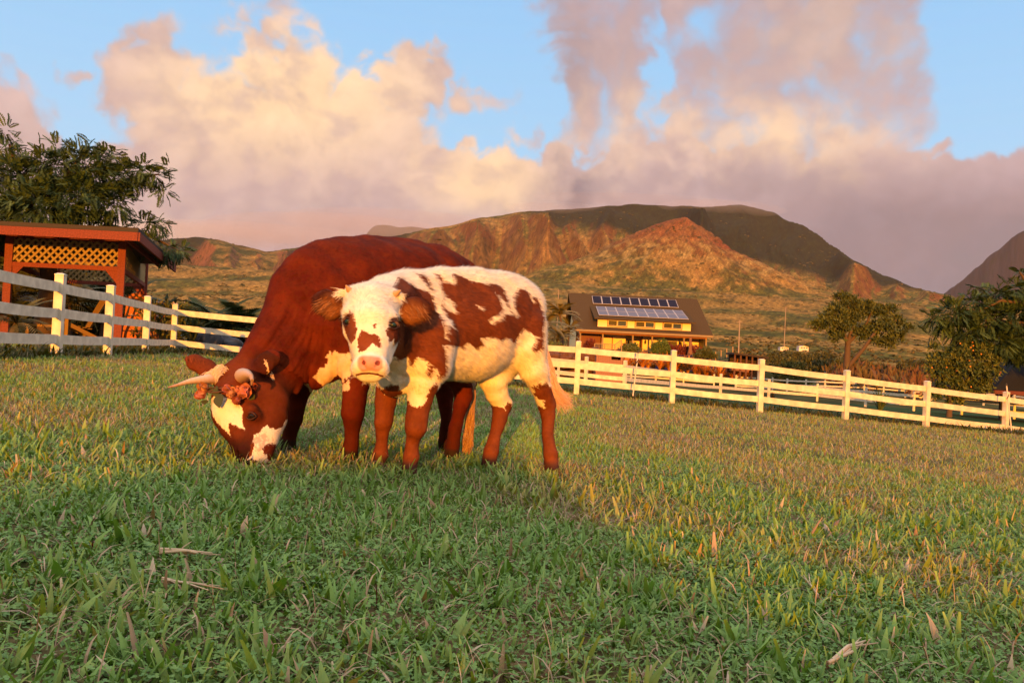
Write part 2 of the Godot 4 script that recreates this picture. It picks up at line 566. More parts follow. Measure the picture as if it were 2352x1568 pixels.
func build_ground() -> void:
	setup_ridges()
	var xs := []
	var k := -200.0
	while k <= 200.0:
		xs.append(k)
		k += 0.12 if absf(k) < 6.0 else 0.4 if absf(k) < 22.0 else 12.0
	var ds := []
	k = -90.0
	while k <= 66.0:
		ds.append(k)
		k += 10.0 if k < -2.0 else 0.12 if k < 8.0 else 0.35
	var lm := vmat(0.95, 0.2)
	grain(lm, 3.0, 0.62, 1.0, 5)
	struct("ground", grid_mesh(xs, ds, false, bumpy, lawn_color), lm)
	var us := []
	for i in 961: us.append(-0.78 + 1.56 * i / 960.0)
	ds = []
	k = 54.0
	while k < 5200.0:
		ds.append(k)
		k *= 1.019 if k < 1500.0 or k > 3100.0 else 1.0065
	var hm := vmat(0.95, 0.15)
	grain(hm, 0.045, 0.40, 1.0, 6, 0.014)
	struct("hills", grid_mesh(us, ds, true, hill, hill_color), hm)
	build_scrub()
	# cloud lying in the saddle on the left and on the crest
	for c in [[560, 545, 3000.0, 330, 30, 500.0, 0.0011], [760, 530, 3300.0, 300, 36, 500.0, 0.0011], [900, 512, 3500.0, 260, 30, 400.0, 0.0010], [470, 540, 2900.0, 200, 22, 400.0, 0.0009], [1290, 482, 2960.0, 130, 16, 160.0, 0.0016], [1660, 478, 2930.0, 150, 18, 160.0, 0.0014], [1480, 462, 3000.0, 260, 14, 200.0, 0.0010]]:
		var fv := FogVolume.new()
		fv.name = numbered("low_cloud")
		fv.shape = RenderingServer.FOG_VOLUME_SHAPE_ELLIPSOID
		fv.size = Vector3(2.0 * c[3] * c[2] / FOCAL, 2.0 * c[4] * c[2] / FOCAL, c[5])
		var fm := FogMaterial.new()
		fm.density = c[6]
		fm.albedo = Color(0.95, 0.88, 0.84)
		fv.material = fm
		add_child(fv)
		fv.position = at(c[0], c[1], c[2])
		fv.set_meta("kind", "stuff")
		fv.set_meta("label", "bank of low cloud resting on the ridge")

func clump_mesh(n: int, size: float, seed_: int, flat := 0.8) -> ArrayMesh:   # a shrub of loose leaf faces
	var r := RandomNumberGenerator.new()
	r.seed = seed_
	var st := st_new()
	for i in n:
		var v := Vector3(r.randf_range(-1, 1), r.randf_range(0, 1), r.randf_range(-1, 1))
		if v.length() > 1.0: v = v.normalized() * r.randf_range(0.6, 1.0)
		var p := Vector3(v.x, v.y * flat, v.z)
		var nrm := (v + Vector3(r.randf_range(-0.6, 0.6), r.randf_range(-0.2, 0.7), r.randf_range(-0.6, 0.6))).normalized()
		var a := nrm.cross(Vector3(r.randf_range(-1, 1), r.randf_range(-1, 1), r.randf_range(-1, 1))).normalized()
		var b := nrm.cross(a)
		var s := size * r.randf_range(0.6, 1.2)
		st.set_color(Color.WHITE * r.randf_range(0.7, 1.15))
		st.set_normal(nrm); st.add_vertex(p - a * s)
		st.set_normal(nrm); st.add_vertex(p + b * s * 0.6)
		st.set_normal(nrm); st.add_vertex(p + a * s)
		st.set_normal(nrm); st.add_vertex(p - a * s)
		st.set_normal(nrm); st.add_vertex(p + a * s)
		st.set_normal(nrm); st.add_vertex(p - b * s * 0.6)
	return st.commit()

func build_scrub() -> void:
	var xf: Array[Transform3D] = []
	var cols := PackedColorArray()
	for i in 22000:
		var d := 150.0 * pow(19.0, rng.randf())
		var x := rnd(-0.66, 0.66) * d
		var dens := nz.get_noise_2d(x * 0.005 + 70.0, d * 0.005) + 0.5 * nz.get_noise_2d(x * 0.03, d * 0.03)
		if dens < rnd(-0.1, 0.35): continue
		if d > 2450.0 and x / d > 0.47: continue
		var s := rnd(0.5, 1.7) * (1.0 + d / 800.0) * (0.6 + 0.4 * rng.randf())
		xf.append(Transform3D(Basis(Vector3.UP, rnd(0, TAU)).scaled(Vector3(s, s * rnd(0.6, 1.0), s)), Vector3(x, hill(x, d) - 0.15 * s, -d)))
		cols.append(Color(0.050, 0.062, 0.016).lerp(Color(0.20, 0.14, 0.04), pow(rng.randf(), 1.8)))
	tag(multi("hillside_scrub", clump_mesh(34, 0.42, 5), xf, cols, leafmat(Color(0.1, 0.1, 0.03), 0.9)), "dry green and brown scrub dotted over the hillsides", "scrub")

# ---------------------------------------------------------------- fences
var M := {}

func on_ground(px: float, py: float, far := 400.0) -> Vector3:
	var d := 1.0
	while d < far:
		var p := at(px, py, d)
		if p.y <= lay(p.x, -p.z): return p
		d += 0.02 if d < 30.0 else 0.1
	return at(px, py, far)

func grounded(p: Vector3) -> Vector3:
	return Vector3(p.x, lay(p.x, -p.z), p.z)

func post_mesh(h: float, w: float) -> ArrayMesh:
	var st := st_new()
	hexa(st, Vector3(0, h * 0.5 - 0.1, 0), Vector3(w, h + 0.2, w), Vector3(w, h + 0.2, w))
	hexa(st, Vector3(0, h + 0.006, 0), Vector3(w + 0.012, 0.012, w + 0.012), Vector3(w + 0.012, 0.012, w + 0.012))
	hexa(st, Vector3(0, h + 0.021, 0), Vector3(w + 0.010, 0.018, w + 0.010), Vector3(w * 0.55, 0.018, w * 0.55))
	return st.commit()

func rail_mesh(a: Vector3, b: Vector3, h: float, w: float, sag: float) -> ArrayMesh:
	var st := st_new()
	var n := 5
	for k in n:
		var t0 := float(k) / n
		var t1 := float(k + 1) / n
		var p := a.lerp(b, t0) - Vector3(0, sag * 4.0 * t0 * (1.0 - t0), 0)
		var q := a.lerp(b, t1) - Vector3(0, sag * 4.0 * t1 * (1.0 - t1), 0)
		var s := (q - p).cross(Vector3.UP).normalized() * w * 0.5
		var u := Vector3(0, h * 0.5, 0)
		quad(st, p - s + u, q - s + u, q + s + u, p + s + u)
		quad(st, p + s - u, q + s - u, q - s - u, p - s - u)
		quad(st, p + s + u, q + s + u, q + s - u, p + s - u)
		quad(st, q - s + u, p - s + u, p - s - u, q - s - u)
	return st.commit()

func fence_run(o: Node, pts: Array, h: float, rails: Array, pw := 0.127, rh := 0.145, m: Material = null, ends := true) -> void:
	if m == null: m = M.vinyl
	var pm := post_mesh(h, pw)
	for k in pts.size():
		var p: Vector3 = pts[k]
		if ends or k > 0:
			var po := obj("post", pm, m, o)
			var nx: Vector3 = pts[mini(k + 1, pts.size() - 1)] - pts[maxi(k - 1, 0)]
			po.transform = Transform3D(Basis(Vector3.UP, atan2(-nx.z, nx.x)), p)
		if k == 0: continue
		for r in rails:
			var a: Vector3 = pts[k - 1] + Vector3(0, r + rnd(-0.008, 0.008), 0)
			var b: Vector3 = p + Vector3(0, r + rnd(-0.008, 0.008), 0)
			var dir := (b - a).normalized()
			obj("rail", rail_mesh(a + dir * pw * 0.4, b - dir * pw * 0.4, rh, 0.042, rnd(0.004, 0.02)), m, o)

func build_fences() -> void:
	M.vinyl = mat(Color(0.80, 0.755, 0.60), 0.5, 0.4)
	grain(M.vinyl, 0.8, 0.80, 1.0, 31, 0.016)
	var rails := [0.27, 0.665, 1.06]
	# left run, going away from the camera
	var left := thing("white_rail_fence", "left white three-rail fence running away in front of the pavilion", "fence")
	var a := [grounded(Vector3(-6.55, 0, -10.0))]
	for p in [[128, 818, 12.63], [245.5, 817, 14.8], [332, 813, 18.15], [396, 815, 21.6]]: a.append(grounded(at(p[0], p[1], p[2])))
	fence_run(left, a, 1.25, rails)
	# far run, across the picture
	var b := [a[4]]
	for x in [-6.2, -3.6, -1.0]: b.append(grounded(Vector3(x, 0, -21.25 + 0.03 * x)))
	for p in [[1324, 901, 20.5], [1543, 920.6, 20.75], [1745, 941, 20.75], [1941.8, 962.4, 21.5], [2127, 984.4, 22.1], [2309, 1003.7, 23.3]]:
		var q := at(p[0], p[1], p[2])
		b.append(q)
	var l2: Vector3 = b[b.size() - 1] * 2.0 - b[b.size() - 2]
	b.append(l2)
	var far := thing("white_rail_fence", "long white three-rail fence crossing the pasture below the yellow house", "fence")
	fence_run(far, b, 1.25, rails, 0.127, 0.145, null, false)
	# inner fences round the lawns beyond
	var c := []
	for p in [[1240, 872], [1345, 884], [1434, 893], [1545, 899], [1655, 906], [1766, 913], [1877.5, 922], [1988.7, 934], [2099, 944], [2209, 953], [2330, 963], [2450, 973]]: c.append(on_ground(p[0], p[1]))
	var inner := thing("white_rail_fence", "low inner white fence on the dark lawn right behind the long fence", "fence")
	fence_run(inner, c, 1.2, [0.42, 0.95], 0.13, 0.17)
	c = []
	for p in [[1690, 893], [1740, 896], [1774, 898], [1807.7, 901], [1851, 902], [1895, 902], [1940, 904], [1985, 905], [2030, 909], [2080, 913], [2140, 919], [2200, 925], [2260, 931], [2330, 938], [2400, 946]]: c.append(on_ground(p[0], p[1]))
	var third := thing("white_rail_fence", "farthest white rail fence, small behind the lawn near the round bush", "fence")
	fence_run(third, c, 1.3, [0.3, 0.72, 1.14], 0.13, 0.14)
	c = []
	for p in [[1236, 861], [1282, 866], [1330, 869], [1390, 871], [1450, 874], [1506, 877], [1570, 882], [1640, 888]]: c.append(on_ground(p[0], p[1]))
	var fourth := thing("white_rail_fence", "small white fence glimpsed between the rails below the house", "fence")
	fence_run(fourth, c, 1.2, [0.42, 0.95], 0.13, 0.15)
	# stakes and fittings
	var sm := mat(Color(0.62, 0.55, 0.50), 0.5)
	var dm := mat(Color(0.04, 0.04, 0.045), 0.6)
	for s in [[1454, 909, 1466, 811, 20.0, "thin white stake with a dark tie leaning on the fence below the house"], [2326, 1003, 2313, 886, 22.6, "thin pale stake strapped to the rightmost fence post"]]:
		var st := thing("stake", s[5], "stake")
		var p := at(s[0], s[1], s[4])
		var t := at(s[2], s[3], s[4] + 0.06)
		obj("rod", tubem([p, t], [0.017, 0.017], 8), sm, st)
		obj("insulator", tubem([t, t + (t - p).normalized() * 0.04, t + (t - p).normalized() * 0.07], [0.024, 0.030, 0.012], 8), dm, st)
		var k := p.lerp(t, 0.78)
		obj("tie", tubem([k - Vector3(0.03, 0.06, 0), k + Vector3(0.0, 0.02, 0.02), k + Vector3(0.03, 0.08, 0)], [0.010, 0.012, 0.010], 6), dm, st)

# ---------------------------------------------------------------- the pavilion on the left
func build_pavilion() -> void:
	M.red = mat(Color(0.25, 0.050, 0.026), 0.7)
	grain(M.red, 2.5, 0.7, 1.0, 33, 0.03)
	M.lattice = mat(Color(0.27, 0.19, 0.075), 0.7)
	M.shingle = mat(Color(0.075, 0.060, 0.045), 0.9)
	grain(M.shingle, 6.0, 0.6, 1.0, 34, 0.05)
	var o := thing("pavilion", "red wooden pavilion with lattice panels under a low sloping roof", "pavilion")
	var fr := at(268, 790, 20.2); fr.y = at(268, 545, 20.2).y - 2.80
	var rr := at(322, 809, 26.0); rr.y = fr.y
	var fl := at(8, 790, 20.2); fl.y = fr.y
	var rl := fl + (rr - fr)
	var y0 := fr.y
	var top := y0 + 2.80
	for p in [fr, rr, fl, rl]:
		obj("post", boxm(Vector3(0.17, 3.5, 0.17), Vector3(p.x, y0 + 1.22, p.z), frame_to(fr, rr)), M.red, o)
	var dirs := [[fl, fr], [fr, rr], [rl, rr], [fl, rl]]
	for k in 4:
		var a: Vector3 = dirs[k][0]
		var b: Vector3 = dirs[k][1]
		var u := (b - a).normalized()
		a = Vector3(a.x, 0, a.z) + u * 0.07
		b = Vector3(b.x, 0, b.z) - u * 0.07
		var ln := a.distance_to(b)
		var panel := Node3D.new()
		panel.name = "lattice_panel"
		o.add_child(panel, true)
		obj("beam", barm(a + Vector3(0, top - 0.06, 0), b + Vector3(0, top - 0.06, 0), 0.12, 0.08), M.red, panel)
		obj("beam", barm(a + Vector3(0, top - 0.77, 0), b + Vector3(0, top - 0.77, 0), 0.11, 0.08), M.red, panel)
		var h := 0.595
		var yb := top - 0.715
		var step := 0.19
		var nrm := u.cross(Vector3.UP)
		var x := -h
		while x < ln:   # each slat of the lattice
			for s in 2:
				var x0 := x
				var x1 := x + h
				var p0 := Vector2(clampf(x0, 0, ln), 0)
				var p1 := Vector2(clampf(x1, 0, ln), 0)
				p0.y = p0.x - x
				p1.y = p1.x - x
				if p1.x - p0.x < 0.03: continue
				if s == 1:
					p0.y = h - p0.y
					p1.y = h - p1.y
				var off := nrm * (0.012 if s == 0 else -0.012)
				obj("slat", barm(a + u * p0.x + Vector3(0, yb + p0.y, 0) + off, a + u * p1.x + Vector3(0, yb + p1.y, 0) + off, 0.055, 0.012, nrm.cross(u) if false else Vector3.UP), M.lattice, panel)
			x += step
		for e in 2:   # corner braces under the panel
			var c := a if e == 0 else b
			var dd := u if e == 0 else -u
			var st := st_new()
			var q0 := c + Vector3(0, top - 0.825, 0)
			var q1 := q0 + dd * 0.30
			var q2 := q0 - Vector3(0, 0.33, 0)
			var w := nrm * 0.025
			if e == 0:
				tri(st, q0 + w, q1 + w, q2 + w)
				tri(st, q0 - w, q2 - w, q1 - w)
				quad(st, q1 - w, q2 - w, q2 + w, q1 + w)
			else:
				tri(st, q0 + w, q2 + w, q1 + w)
				tri(st, q0 - w, q1 - w, q2 - w)
				quad(st, q1 + w, q2 + w, q2 - w, q1 - w)
			obj("brace", st.commit(), M.red, panel)
	# roof: a slab sloping back, with red fascia boards
	var ex := (fr - fl).normalized()
	var ez := (rr - fr).normalized()
	var c_fr := at(317, 528, 19.2)
	var c_rr := at(401, 605, 24.4)
	var c_fl := c_fr - ex * 5.2
	var c_rl := c_rr - ex * 5.2
	c_fl.y = c_fr.y + 0.0
	c_rl.y = c_rr.y
	var st := st_new()
	var up := Vector3(0, 0.05, 0)
	quad(st, c_fl + up, c_rl + up, c_rr + up, c_fr + up)
	quad(st, c_fl - up, c_fr - up, c_rr - up, c_rl - up)
	quad(st, c_fl + up, c_fr + up, c_fr - up, c_fl - up)
	quad(st, c_fr + up, c_rr + up, c_rr - up, c_fr - up)
	obj("roof", st.commit(), M.shingle, o)
	var dn := Vector3(0, -0.16, 0)
	obj("fascia", barm(c_fl + dn - ez * 0.02, c_fr + dn - ez * 0.02, 0.20, 0.05), M.red, o)
	obj("fascia", barm(c_fr + dn + ex * 0.02, c_rr + dn + ex * 0.02, 0.20, 0.05), M.red, o)
	for k in 6:   # rafters
		var t := (k + 0.5) / 6.0
		var a := c_fl.lerp(c_fr, t) + Vector3(0, -0.10, 0)
		var b := c_rl.lerp(c_rr, t) + Vector3(0, -0.10, 0)
		obj("rafter", barm(a + (b - a) * 0.02, b, 0.12, 0.05), M.red, o)
	obj("floor_slab", boxm(Vector3(5.0, 0.9, 7.0), (fr + rl) * 0.5 + Vector3(-0.9, -0.28, 0), frame_to(fl, fr)), mat(Color(0.10, 0.07, 0.06), 0.9), o)
	# things under and round it
	var board := thing("painted_board", "tall orange painted board standing behind the pavilion post", "board")
	var bc := at(307, 715, 25.2)
	var bb := Basis(Vector3.UP, 0.1) * Basis(Vector3.BACK, -0.06)
	var bm := mat(Color(0.62, 0.26, 0.075), 0.6)
	bm.albedo_texture = noise_tex(0.012, 256, Color(0.75, 0.55, 0.35), Color(1, 1, 1), 77, 3)
	var arch := st_new()
	var prevp := Vector2(-0.28, 0.40)
	box(arch, bc - Vector3(0, 0.55, 0), Vector3(0.56, 1.9, 0.05), bb)
	for k in range(1, 9):
		var t := k / 8.0
		var np := Vector2(lerpf(-0.28, 0.28, t), 0.40 + 0.17 * sin(PI * t * 0.9 + 0.1))
		box(arch, bc + bb * Vector3((prevp.x + np.x) * 0.5, 0.40 + ((prevp.y + np.y) * 0.5 - 0.40) * 0.5, 0), Vector3(np.x - prevp.x, maxf((prevp.y + np.y) * 0.5 - 0.40, 0.01), 0.05), bb)
		prevp = np
	obj("panel", arch.commit(), bm, board)
	obj("branch", tubem([at(262, 838, 24.8), at(275, 760, 24.8), at(292, 718, 24.8), at(297, 700, 24.8), at(292, 678, 24.8)], [0.05, 0.045, 0.035, 0.02, 0.008], 7), mat(Color(0.05, 0.035, 0.025), 0.9), board)
	# yellow garden chair
	var chair := thing("garden_chair", "yellow slatted wooden garden chair in the shade of the pavilion", "chair")
	var ym := mat(Color(0.22, 0.125, 0.022), 0.7)  # yellow darkened: the shade round the chair is put into the colour
	var cc := at(185, 800, 22.0)
	cc.y = fr.y + 0.17
	var cb := Basis(Vector3.UP, -0.9)
	for k in 5:
		var xx := -0.24 + 0.12 * k
		obj("slat", barm(cc + cb * 1.25 * Vector3(xx, 0.32, -0.10), cc + cb * 1.25 * Vector3(xx * 1.15, 0.98, -0.42), 0.10, 0.02, Vector3.BACK), ym, chair)
		obj("slat", barm(cc + cb * 1.25 * Vector3(-0.28, 0.30 + 0.02 * k, -0.1 + 0.11 * k), cc + cb * 1.25 * Vector3(0.28, 0.30 + 0.02 * k, -0.1 + 0.11 * k), 0.02, 0.09), ym, chair)
	for s in [-1.0, 1.0]:
		obj("armrest", barm(cc + cb * 1.25 * Vector3(s * 0.36, 0.55, -0.35), cc + cb * 1.25 * Vector3(s * 0.36, 0.57, 0.45), 0.025, 0.12), ym, chair)
		obj("leg", barm(cc + cb * 1.25 * Vector3(s * 0.36, 0.0, 0.36), cc + cb * 1.25 * Vector3(s * 0.36, 0.55, 0.36), 0.09, 0.04, Vector3.RIGHT), ym, chair)
		obj("leg", barm(cc + cb * 1.25 * Vector3(s * 0.30, 0.0, -0.45), cc + cb * 1.25 * Vector3(s * 0.30, 0.42, 0.40), 0.10, 0.04), ym, chair)
	var bench := thing("bench", "low yellow wooden bench end beside the garden chair", "bench")
	var bp := at(105, 800, 21.5); bp.y = fr.y + 0.17
	obj("seat", boxm(Vector3(1.0, 0.06, 0.4), bp + Vector3(0, 0.40, 0)), ym, bench)
	obj("leg", boxm(Vector3(0.08, 0.38, 0.36), bp + Vector3(-0.42, 0.18, 0)), ym, bench)
	obj("leg", boxm(Vector3(0.08, 0.38, 0.36), bp + Vector3(0.42, 0.18, 0)), ym, bench)
	# dark stump post and two covered lumps by the gate
	var stump := thing("dark_post", "short dark leaning post between the palms and the pavilion", "post")
	obj("shaft", barm(at(362, 760, 29.0), at(371, 691, 29.0), 0.16, 0.16, Vector3.BACK), mat(Color(0.03, 0.028, 0.035), 0.8), stump)
	var rm := mat(Color(0.030, 0.030, 0.036), 0.55)
	grain(rm, 2.0, 0.4, 1.0, 36, 0.03)
	for s in [[480, 793, 25.0, 0.42, 0.5, "left dark boulder seen through the gate rails"], [525, 792, 25.4, 0.48, 0.42, "right dark boulder seen through the gate rails"]]:
		var b := obj("boulder", rock_mesh(int(s[0]), 0.25), rm)
		b.position = grounded(at(s[0], s[1], s[2]))
		b.scale = Vector3(s[3], s[4], 0.5)
		tag(b, s[5], "boulder")

func rock_mesh(seed_: int, rough: float) -> ArrayMesh:
	var st := st_new()
	st.set_smooth_group(0)
	var n := 12
	var pt := func(i: int, j: int) -> Vector3:
		var th := PI * j / n
		var ph := TAU * (i % (n * 2)) / (n * 2.0)
		var v := Vector3(sin(th) * cos(ph), cos(th), sin(th) * sin(ph))
		return v * (1.0 + rough * nz.get_noise_3d(v.x * 1.1 + seed_ * 3.1, v.y * 1.1, v.z * 1.1) * 2.0) + Vector3(0, 0.35, 0)
	for j in n:
		for i in n * 2:
			var a: Vector3 = pt.call(i, j); var b: Vector3 = pt.call(i + 1, j); var c: Vector3 = pt.call(i + 1, j + 1); var d: Vector3 = pt.call(i, j + 1)
			if j > 0:
				for p in [a, b, c]: st.add_vertex(p)
			if j < n - 1:
				for p in [a, c, d]: st.add_vertex(p)
	st.generate_normals()
	return st.commit()

# ---------------------------------------------------------------- the yellow house on its terrace
func h5(zx: float, zy: float, d: float) -> Vector3:
	return at(1241.9 + 0.216 * zx, 639.7 + 0.216 * zy, d)

func sight(zx: float, zy: float, p0: Vector3, n: Vector3) -> Vector3:   # where a plane stands, read off the picture
	var r := h5(zx, zy, 1.0) - cam_pos
	return cam_pos + r * ((p0 - cam_pos).dot(n) / r.dot(n))

func boxat(called: String, x0: float, x1: float, y0: float, y1: float, z0: float, z1: float, m: Material, parent: Node) -> MeshInstance3D:
	return obj(called, boxm(Vector3(absf(x1 - x0), absf(y1 - y0), absf(z1 - z0)), Vector3((x0 + x1) * 0.5, (y0 + y1) * 0.5, (z0 + z1) * 0.5)), m, parent)

func build_house() -> void:
	var o := thing("house", "yellow house with brown gable roof, dormer windows and rows of solar panels", "house")
	var yellow := mat(Color(0.82, 0.68, 0.36), 0.75)
	var pale := mat(Color(0.72, 0.58, 0.34), 0.6)
	var trim := mat(Color(0.42, 0.17, 0.06), 0.7)
	var roofm := mat(Color(0.125, 0.085, 0.045), 0.95, 0.1)
	grain(roofm, 1.2, 0.62, 1.0, 41, 0.06)
	var brown := mat(Color(0.17, 0.070, 0.045), 0.75)
	var dark := mat(Color(0.030, 0.020, 0.016), 0.5)
	var post := mat(Color(0.26, 0.19, 0.11), 0.7)
	var glass := mat(Color(0.030, 0.048, 0.060), 0.12, 0.5)
	var curtain := mat(Color(0.012, 0.010, 0.011), 0.4, 0.3)
	# main roof
	var x0 := 7.1; var x1 := 23.1
	var ze := -95.0; var zr := -104.0
	var ye := 4.05; var yr := 8.88
	var st := st_new()
	var A := Vector3(x0, ye, ze); var B := Vector3(x1, ye, ze); var C := Vector3(x1 - 0.05, yr, zr); var D := Vector3(x0 - 0.3, yr, zr)
	var th := Vector3(0, 0.20, 0)
	quad(st, A, D, C, B)
	quad(st, A - th, B - th, C - th, D - th)
	quad(st, A, B, B - th, A - th)
	quad(st, B, C, C - th, B - th)
	quad(st, D, A, A - th, D - th)
	var E_ := Vector3(x1, ye, -113.0); var F_ := Vector3(x0, ye, -113.0)
	quad(st, D + Vector3(0, 0.003, 0), F_, E_, C + Vector3(0, 0.003, 0))
	quad(st, C - th, E_ - th, F_ - th, D - th)
	quad(st, F_, D, D - th, F_ - th)
	quad(st, C, E_, E_ - th, C - th)
	obj("roof", st.commit(), roofm, o)
	boxat("fascia", x0, x1, ye - 0.24, ye - 0.02, ze + 0.003, ze + 0.05, post, o)
	var rn := (C - D).cross(A - D).normalized()
	if rn.y < 0: rn = -rn
	# gable walls and the body of the house
	for s in 2:
		var gx := x0 + 0.5 if s == 0 else x1 - 0.6
		st = st_new()
		var g := [Vector3(gx, 1.0, -98.6), Vector3(gx, 5.75, -98.6), Vector3(gx, 8.45, -103.9), Vector3(gx, 4.4, -111.0), Vector3(gx, 1.0, -111.0)]
		var w := Vector3(0.2 * (1 if s == 0 else -1), 0, 0)
		for q in 2:
			var off: Vector3 = w * q
			var flip := (s == 0) == (q == 0)
			for k in range(1, 4):
				if flip: tri(st, g[0] + off, g[k + 1] + off, g[k] + off)
				else: tri(st, g[0] + off, g[k] + off, g[k + 1] + off)
		obj("gable_wall", st.commit(), yellow if s == 0 else brown, o)
	var fl := 1.9
	boxat("floor", x0 + 0.2, x1 - 0.4, fl - 0.35, fl, -111.0, -95.2, brown, o)
	boxat("wall", x0 + 0.7, 10.45, fl, 5.0, -99.2, -97.6, brown, o)
	boxat("wall", 10.45, 13.55, fl, 4.0, -98.9, -98.7, yellow, o)
	boxat("wall", 13.55, 15.6, fl, 4.0, -100.4, -100.2, yellow, o)
	boxat("wall", 15.6, 22.4, fl, 4.0, -98.9, -98.7, yellow, o)
	boxat("wall", 15.45, 15.6, fl, 4.0, -100.2, -98.7, brown, o)
	boxat("soffit", x0 + 0.7, x1 - 0.8, 3.66, 3.72, -98.7, -95.3, brown, o)
	boxat("beam", x0 + 0.6, x1 - 0.6, 3.62, 3.84, -95.62, -95.45, trim, o)
	boxat("wall", 22.3, 22.45, fl, 4.1, -98.6, -96.0, dark, o)
	# front openings
	var d1 := Node3D.new(); d1.name = "door"; o.add_child(d1, true)
	boxat("frame", 10.6, 12.05, fl, 3.45, -98.69, -98.62, trim, d1)
	boxat("panel", 10.75, 11.9, fl, 3.3, -98.61, -98.58, pale, d1)
	var d2 := Node3D.new(); d2.name = "door"; o.add_child(d2, true)
	boxat("frame", 16.75, 19.95, fl, 3.42, -98.69, -98.62, pale, d2)
	boxat("panel", 16.95, 18.4, fl, 3.25, -98.61, -98.58, pale, d2)
	boxat("opening", 18.45, 19.7, fl, 3.25, -98.61, -98.59, dark, d2)
	var d3 := Node3D.new(); d3.name = "door"; o.add_child(d3, true)
	boxat("panel", 13.7, 14.5, fl, 3.2, -100.19, -100.12, dark, d3)
	boxat("frame", 14.5, 14.65, fl, 3.3, -100.19, -100.10, trim, d3)
	for x in [15.9, 20.15]:
		var lamp := obj("wall_lantern", tubem([Vector3(x, 3.25, -98.55), Vector3(x, 3.05, -98.5), Vector3(x, 2.8, -98.5)], [0.05, 0.13, 0.09], 8), dark, o)
	for x in [7.86, 10.47, 13.95, 16.19, 19.88, 22.44]:
		boxat("porch_post", x - 0.09, x + 0.09, fl, 3.75, -95.66, -95.48, post, o)
	# dormer: front wall, three double windows, its own roof
	var wl := sight(610, 512, A, rn); var wr := sight(1600, 556, A, rn)
	var wz := (wl.z + wr.z) * 0.5
	var wy := minf(wl.y, wr.y) - 0.1
	var front := Vector3(0, 0, wz)
	var tl := sight(610, 428, front, Vector3.BACK); var tr := sight(1600, 480, front, Vector3.BACK)
	var ty := (tl.y + tr.y) * 0.5 + 0.15
	boxat("dormer_wall", tl.x, tr.x, wy, ty, wz - 0.15, wz, yellow, o)
	var el := sight(572, 412, Vector3(0, 0, wz + 0.55), Vector3.BACK); var er := sight(1652, 468, Vector3(0, 0, wz + 0.55), Vector3.BACK)
	var bl := sight(512, 292, A, rn); var br := sight(1545, 342, A, rn)
	var ey := (el.y + er.y) * 0.5
	var by := (bl.y + br.y) * 0.5
	var bz := (bl.z + br.z) * 0.5
	el.y = ey; er.y = ey
	bl = Vector3(el.x - 0.1, by + 0.03, bz); br = Vector3(er.x - 0.05, by + 0.03, bz)
	st = st_new()
	var t2 := Vector3(0, 0.14, 0)
	quad(st, el, bl, br, er)
	quad(st, el - t2, er - t2, br - t2, bl - t2)
	quad(st, el, er, er - t2, el - t2)
	quad(st, bl, el, el - t2, bl - t2)
	quad(st, er, br, br - t2, er - t2)
	obj("dormer_roof", st.commit(), roofm, o)
	for s in 2:   # cheeks of the dormer
		var cx: float = tl.x + 0.1 if s == 0 else tr.x - 0.1
		st = st_new()
		var p0 := Vector3(cx, wy, wz - 0.02); var p1 := Vector3(cx, ty, wz - 0.02); var p2 := Vector3(cx, by - 0.15, bz + 0.3)
		tri(st, p0, p1, p2)
		tri(st, p0 + Vector3(0.05, 0, 0), p2 + Vector3(0.05, 0, 0), p1 + Vector3(0.05, 0, 0))
		obj("dormer_cheek", st.commit(), yellow, o)
	for wp in [[720, 440, 912, 512], [1012, 455, 1207, 526], [1308, 470, 1497, 540]]:
		var a := sight(wp[0], wp[1], front, Vector3.BACK)
		var b := sight(wp[2], wp[3], front, Vector3.BACK)
		var win := Node3D.new(); win.name = "window"; o.add_child(win, true)
		var xa := a.x; var xb := b.x; var ya := b.y + 0.03; var yb := a.y + 0.0
		boxat("casing", xa - 0.11, xb + 0.11, ya - 0.11, yb + 0.09, wz + 0.003, wz + 0.03, trim, win)
		for s in 2:
			var l: float = xa if s == 0 else (xa + xb) * 0.5 + 0.02
			var r: float = (xa + xb) * 0.5 - 0.02 if s == 0 else xb
			boxat("frame", l, r, yb - 0.05, yb, wz + 0.031, wz + 0.07, pale, win)
			boxat("frame", l, r, ya, ya + 0.05, wz + 0.031, wz + 0.07, pale, win)
			boxat("frame", l, l + 0.05, ya + 0.05, yb - 0.05, wz + 0.031, wz + 0.07, pale, win)
			boxat("frame", r - 0.05, r, ya + 0.05, yb - 0.05, wz + 0.031, wz + 0.07, pale, win)
			boxat("pane", l + 0.05, r - 0.05, ya + 0.05, yb - 0.05, wz + 0.031, wz + 0.045, curtain if s == 0 else glass, win)
	# solar panels
	var cell := mat(Color(0.013, 0.012, 0.030), 0.55, 0.15)
	var cell2 := mat(Color(0.085, 0.080, 0.115), 0.35, 0.5)
	var alu := mat(Color(0.45, 0.42, 0.42), 0.4)
	var dn := (br - bl).cross(el - bl).normalized()
	if dn.y < 0: dn = -dn
	for bank in 2:
		var p0 := A if bank == 0 else el
		var n := rn if bank == 0 else dn
		var q := [[540, 182], [1440, 230], [1472, 312], [560, 263]] if bank == 0 else [[570, 292], [1505, 340], [1580, 437], [635, 385]]
		var c := []
		for k in q: c.append(sight(k[0], k[1], p0 + n * 0.12, n))
		# keep the array square on its roof
		var ux := Vector3.RIGHT
		var dy: Vector3 = ((c[3] - c[0]) + (c[2] - c[1])) * 0.5
		dy = n.cross(ux).normalized() * (1.0 if n.cross(ux).dot(dy) > 0 else -1.0) * dy.length()
		var wx: float = ((c[1].x - c[0].x) + (c[2].x - c[3].x)) * 0.5
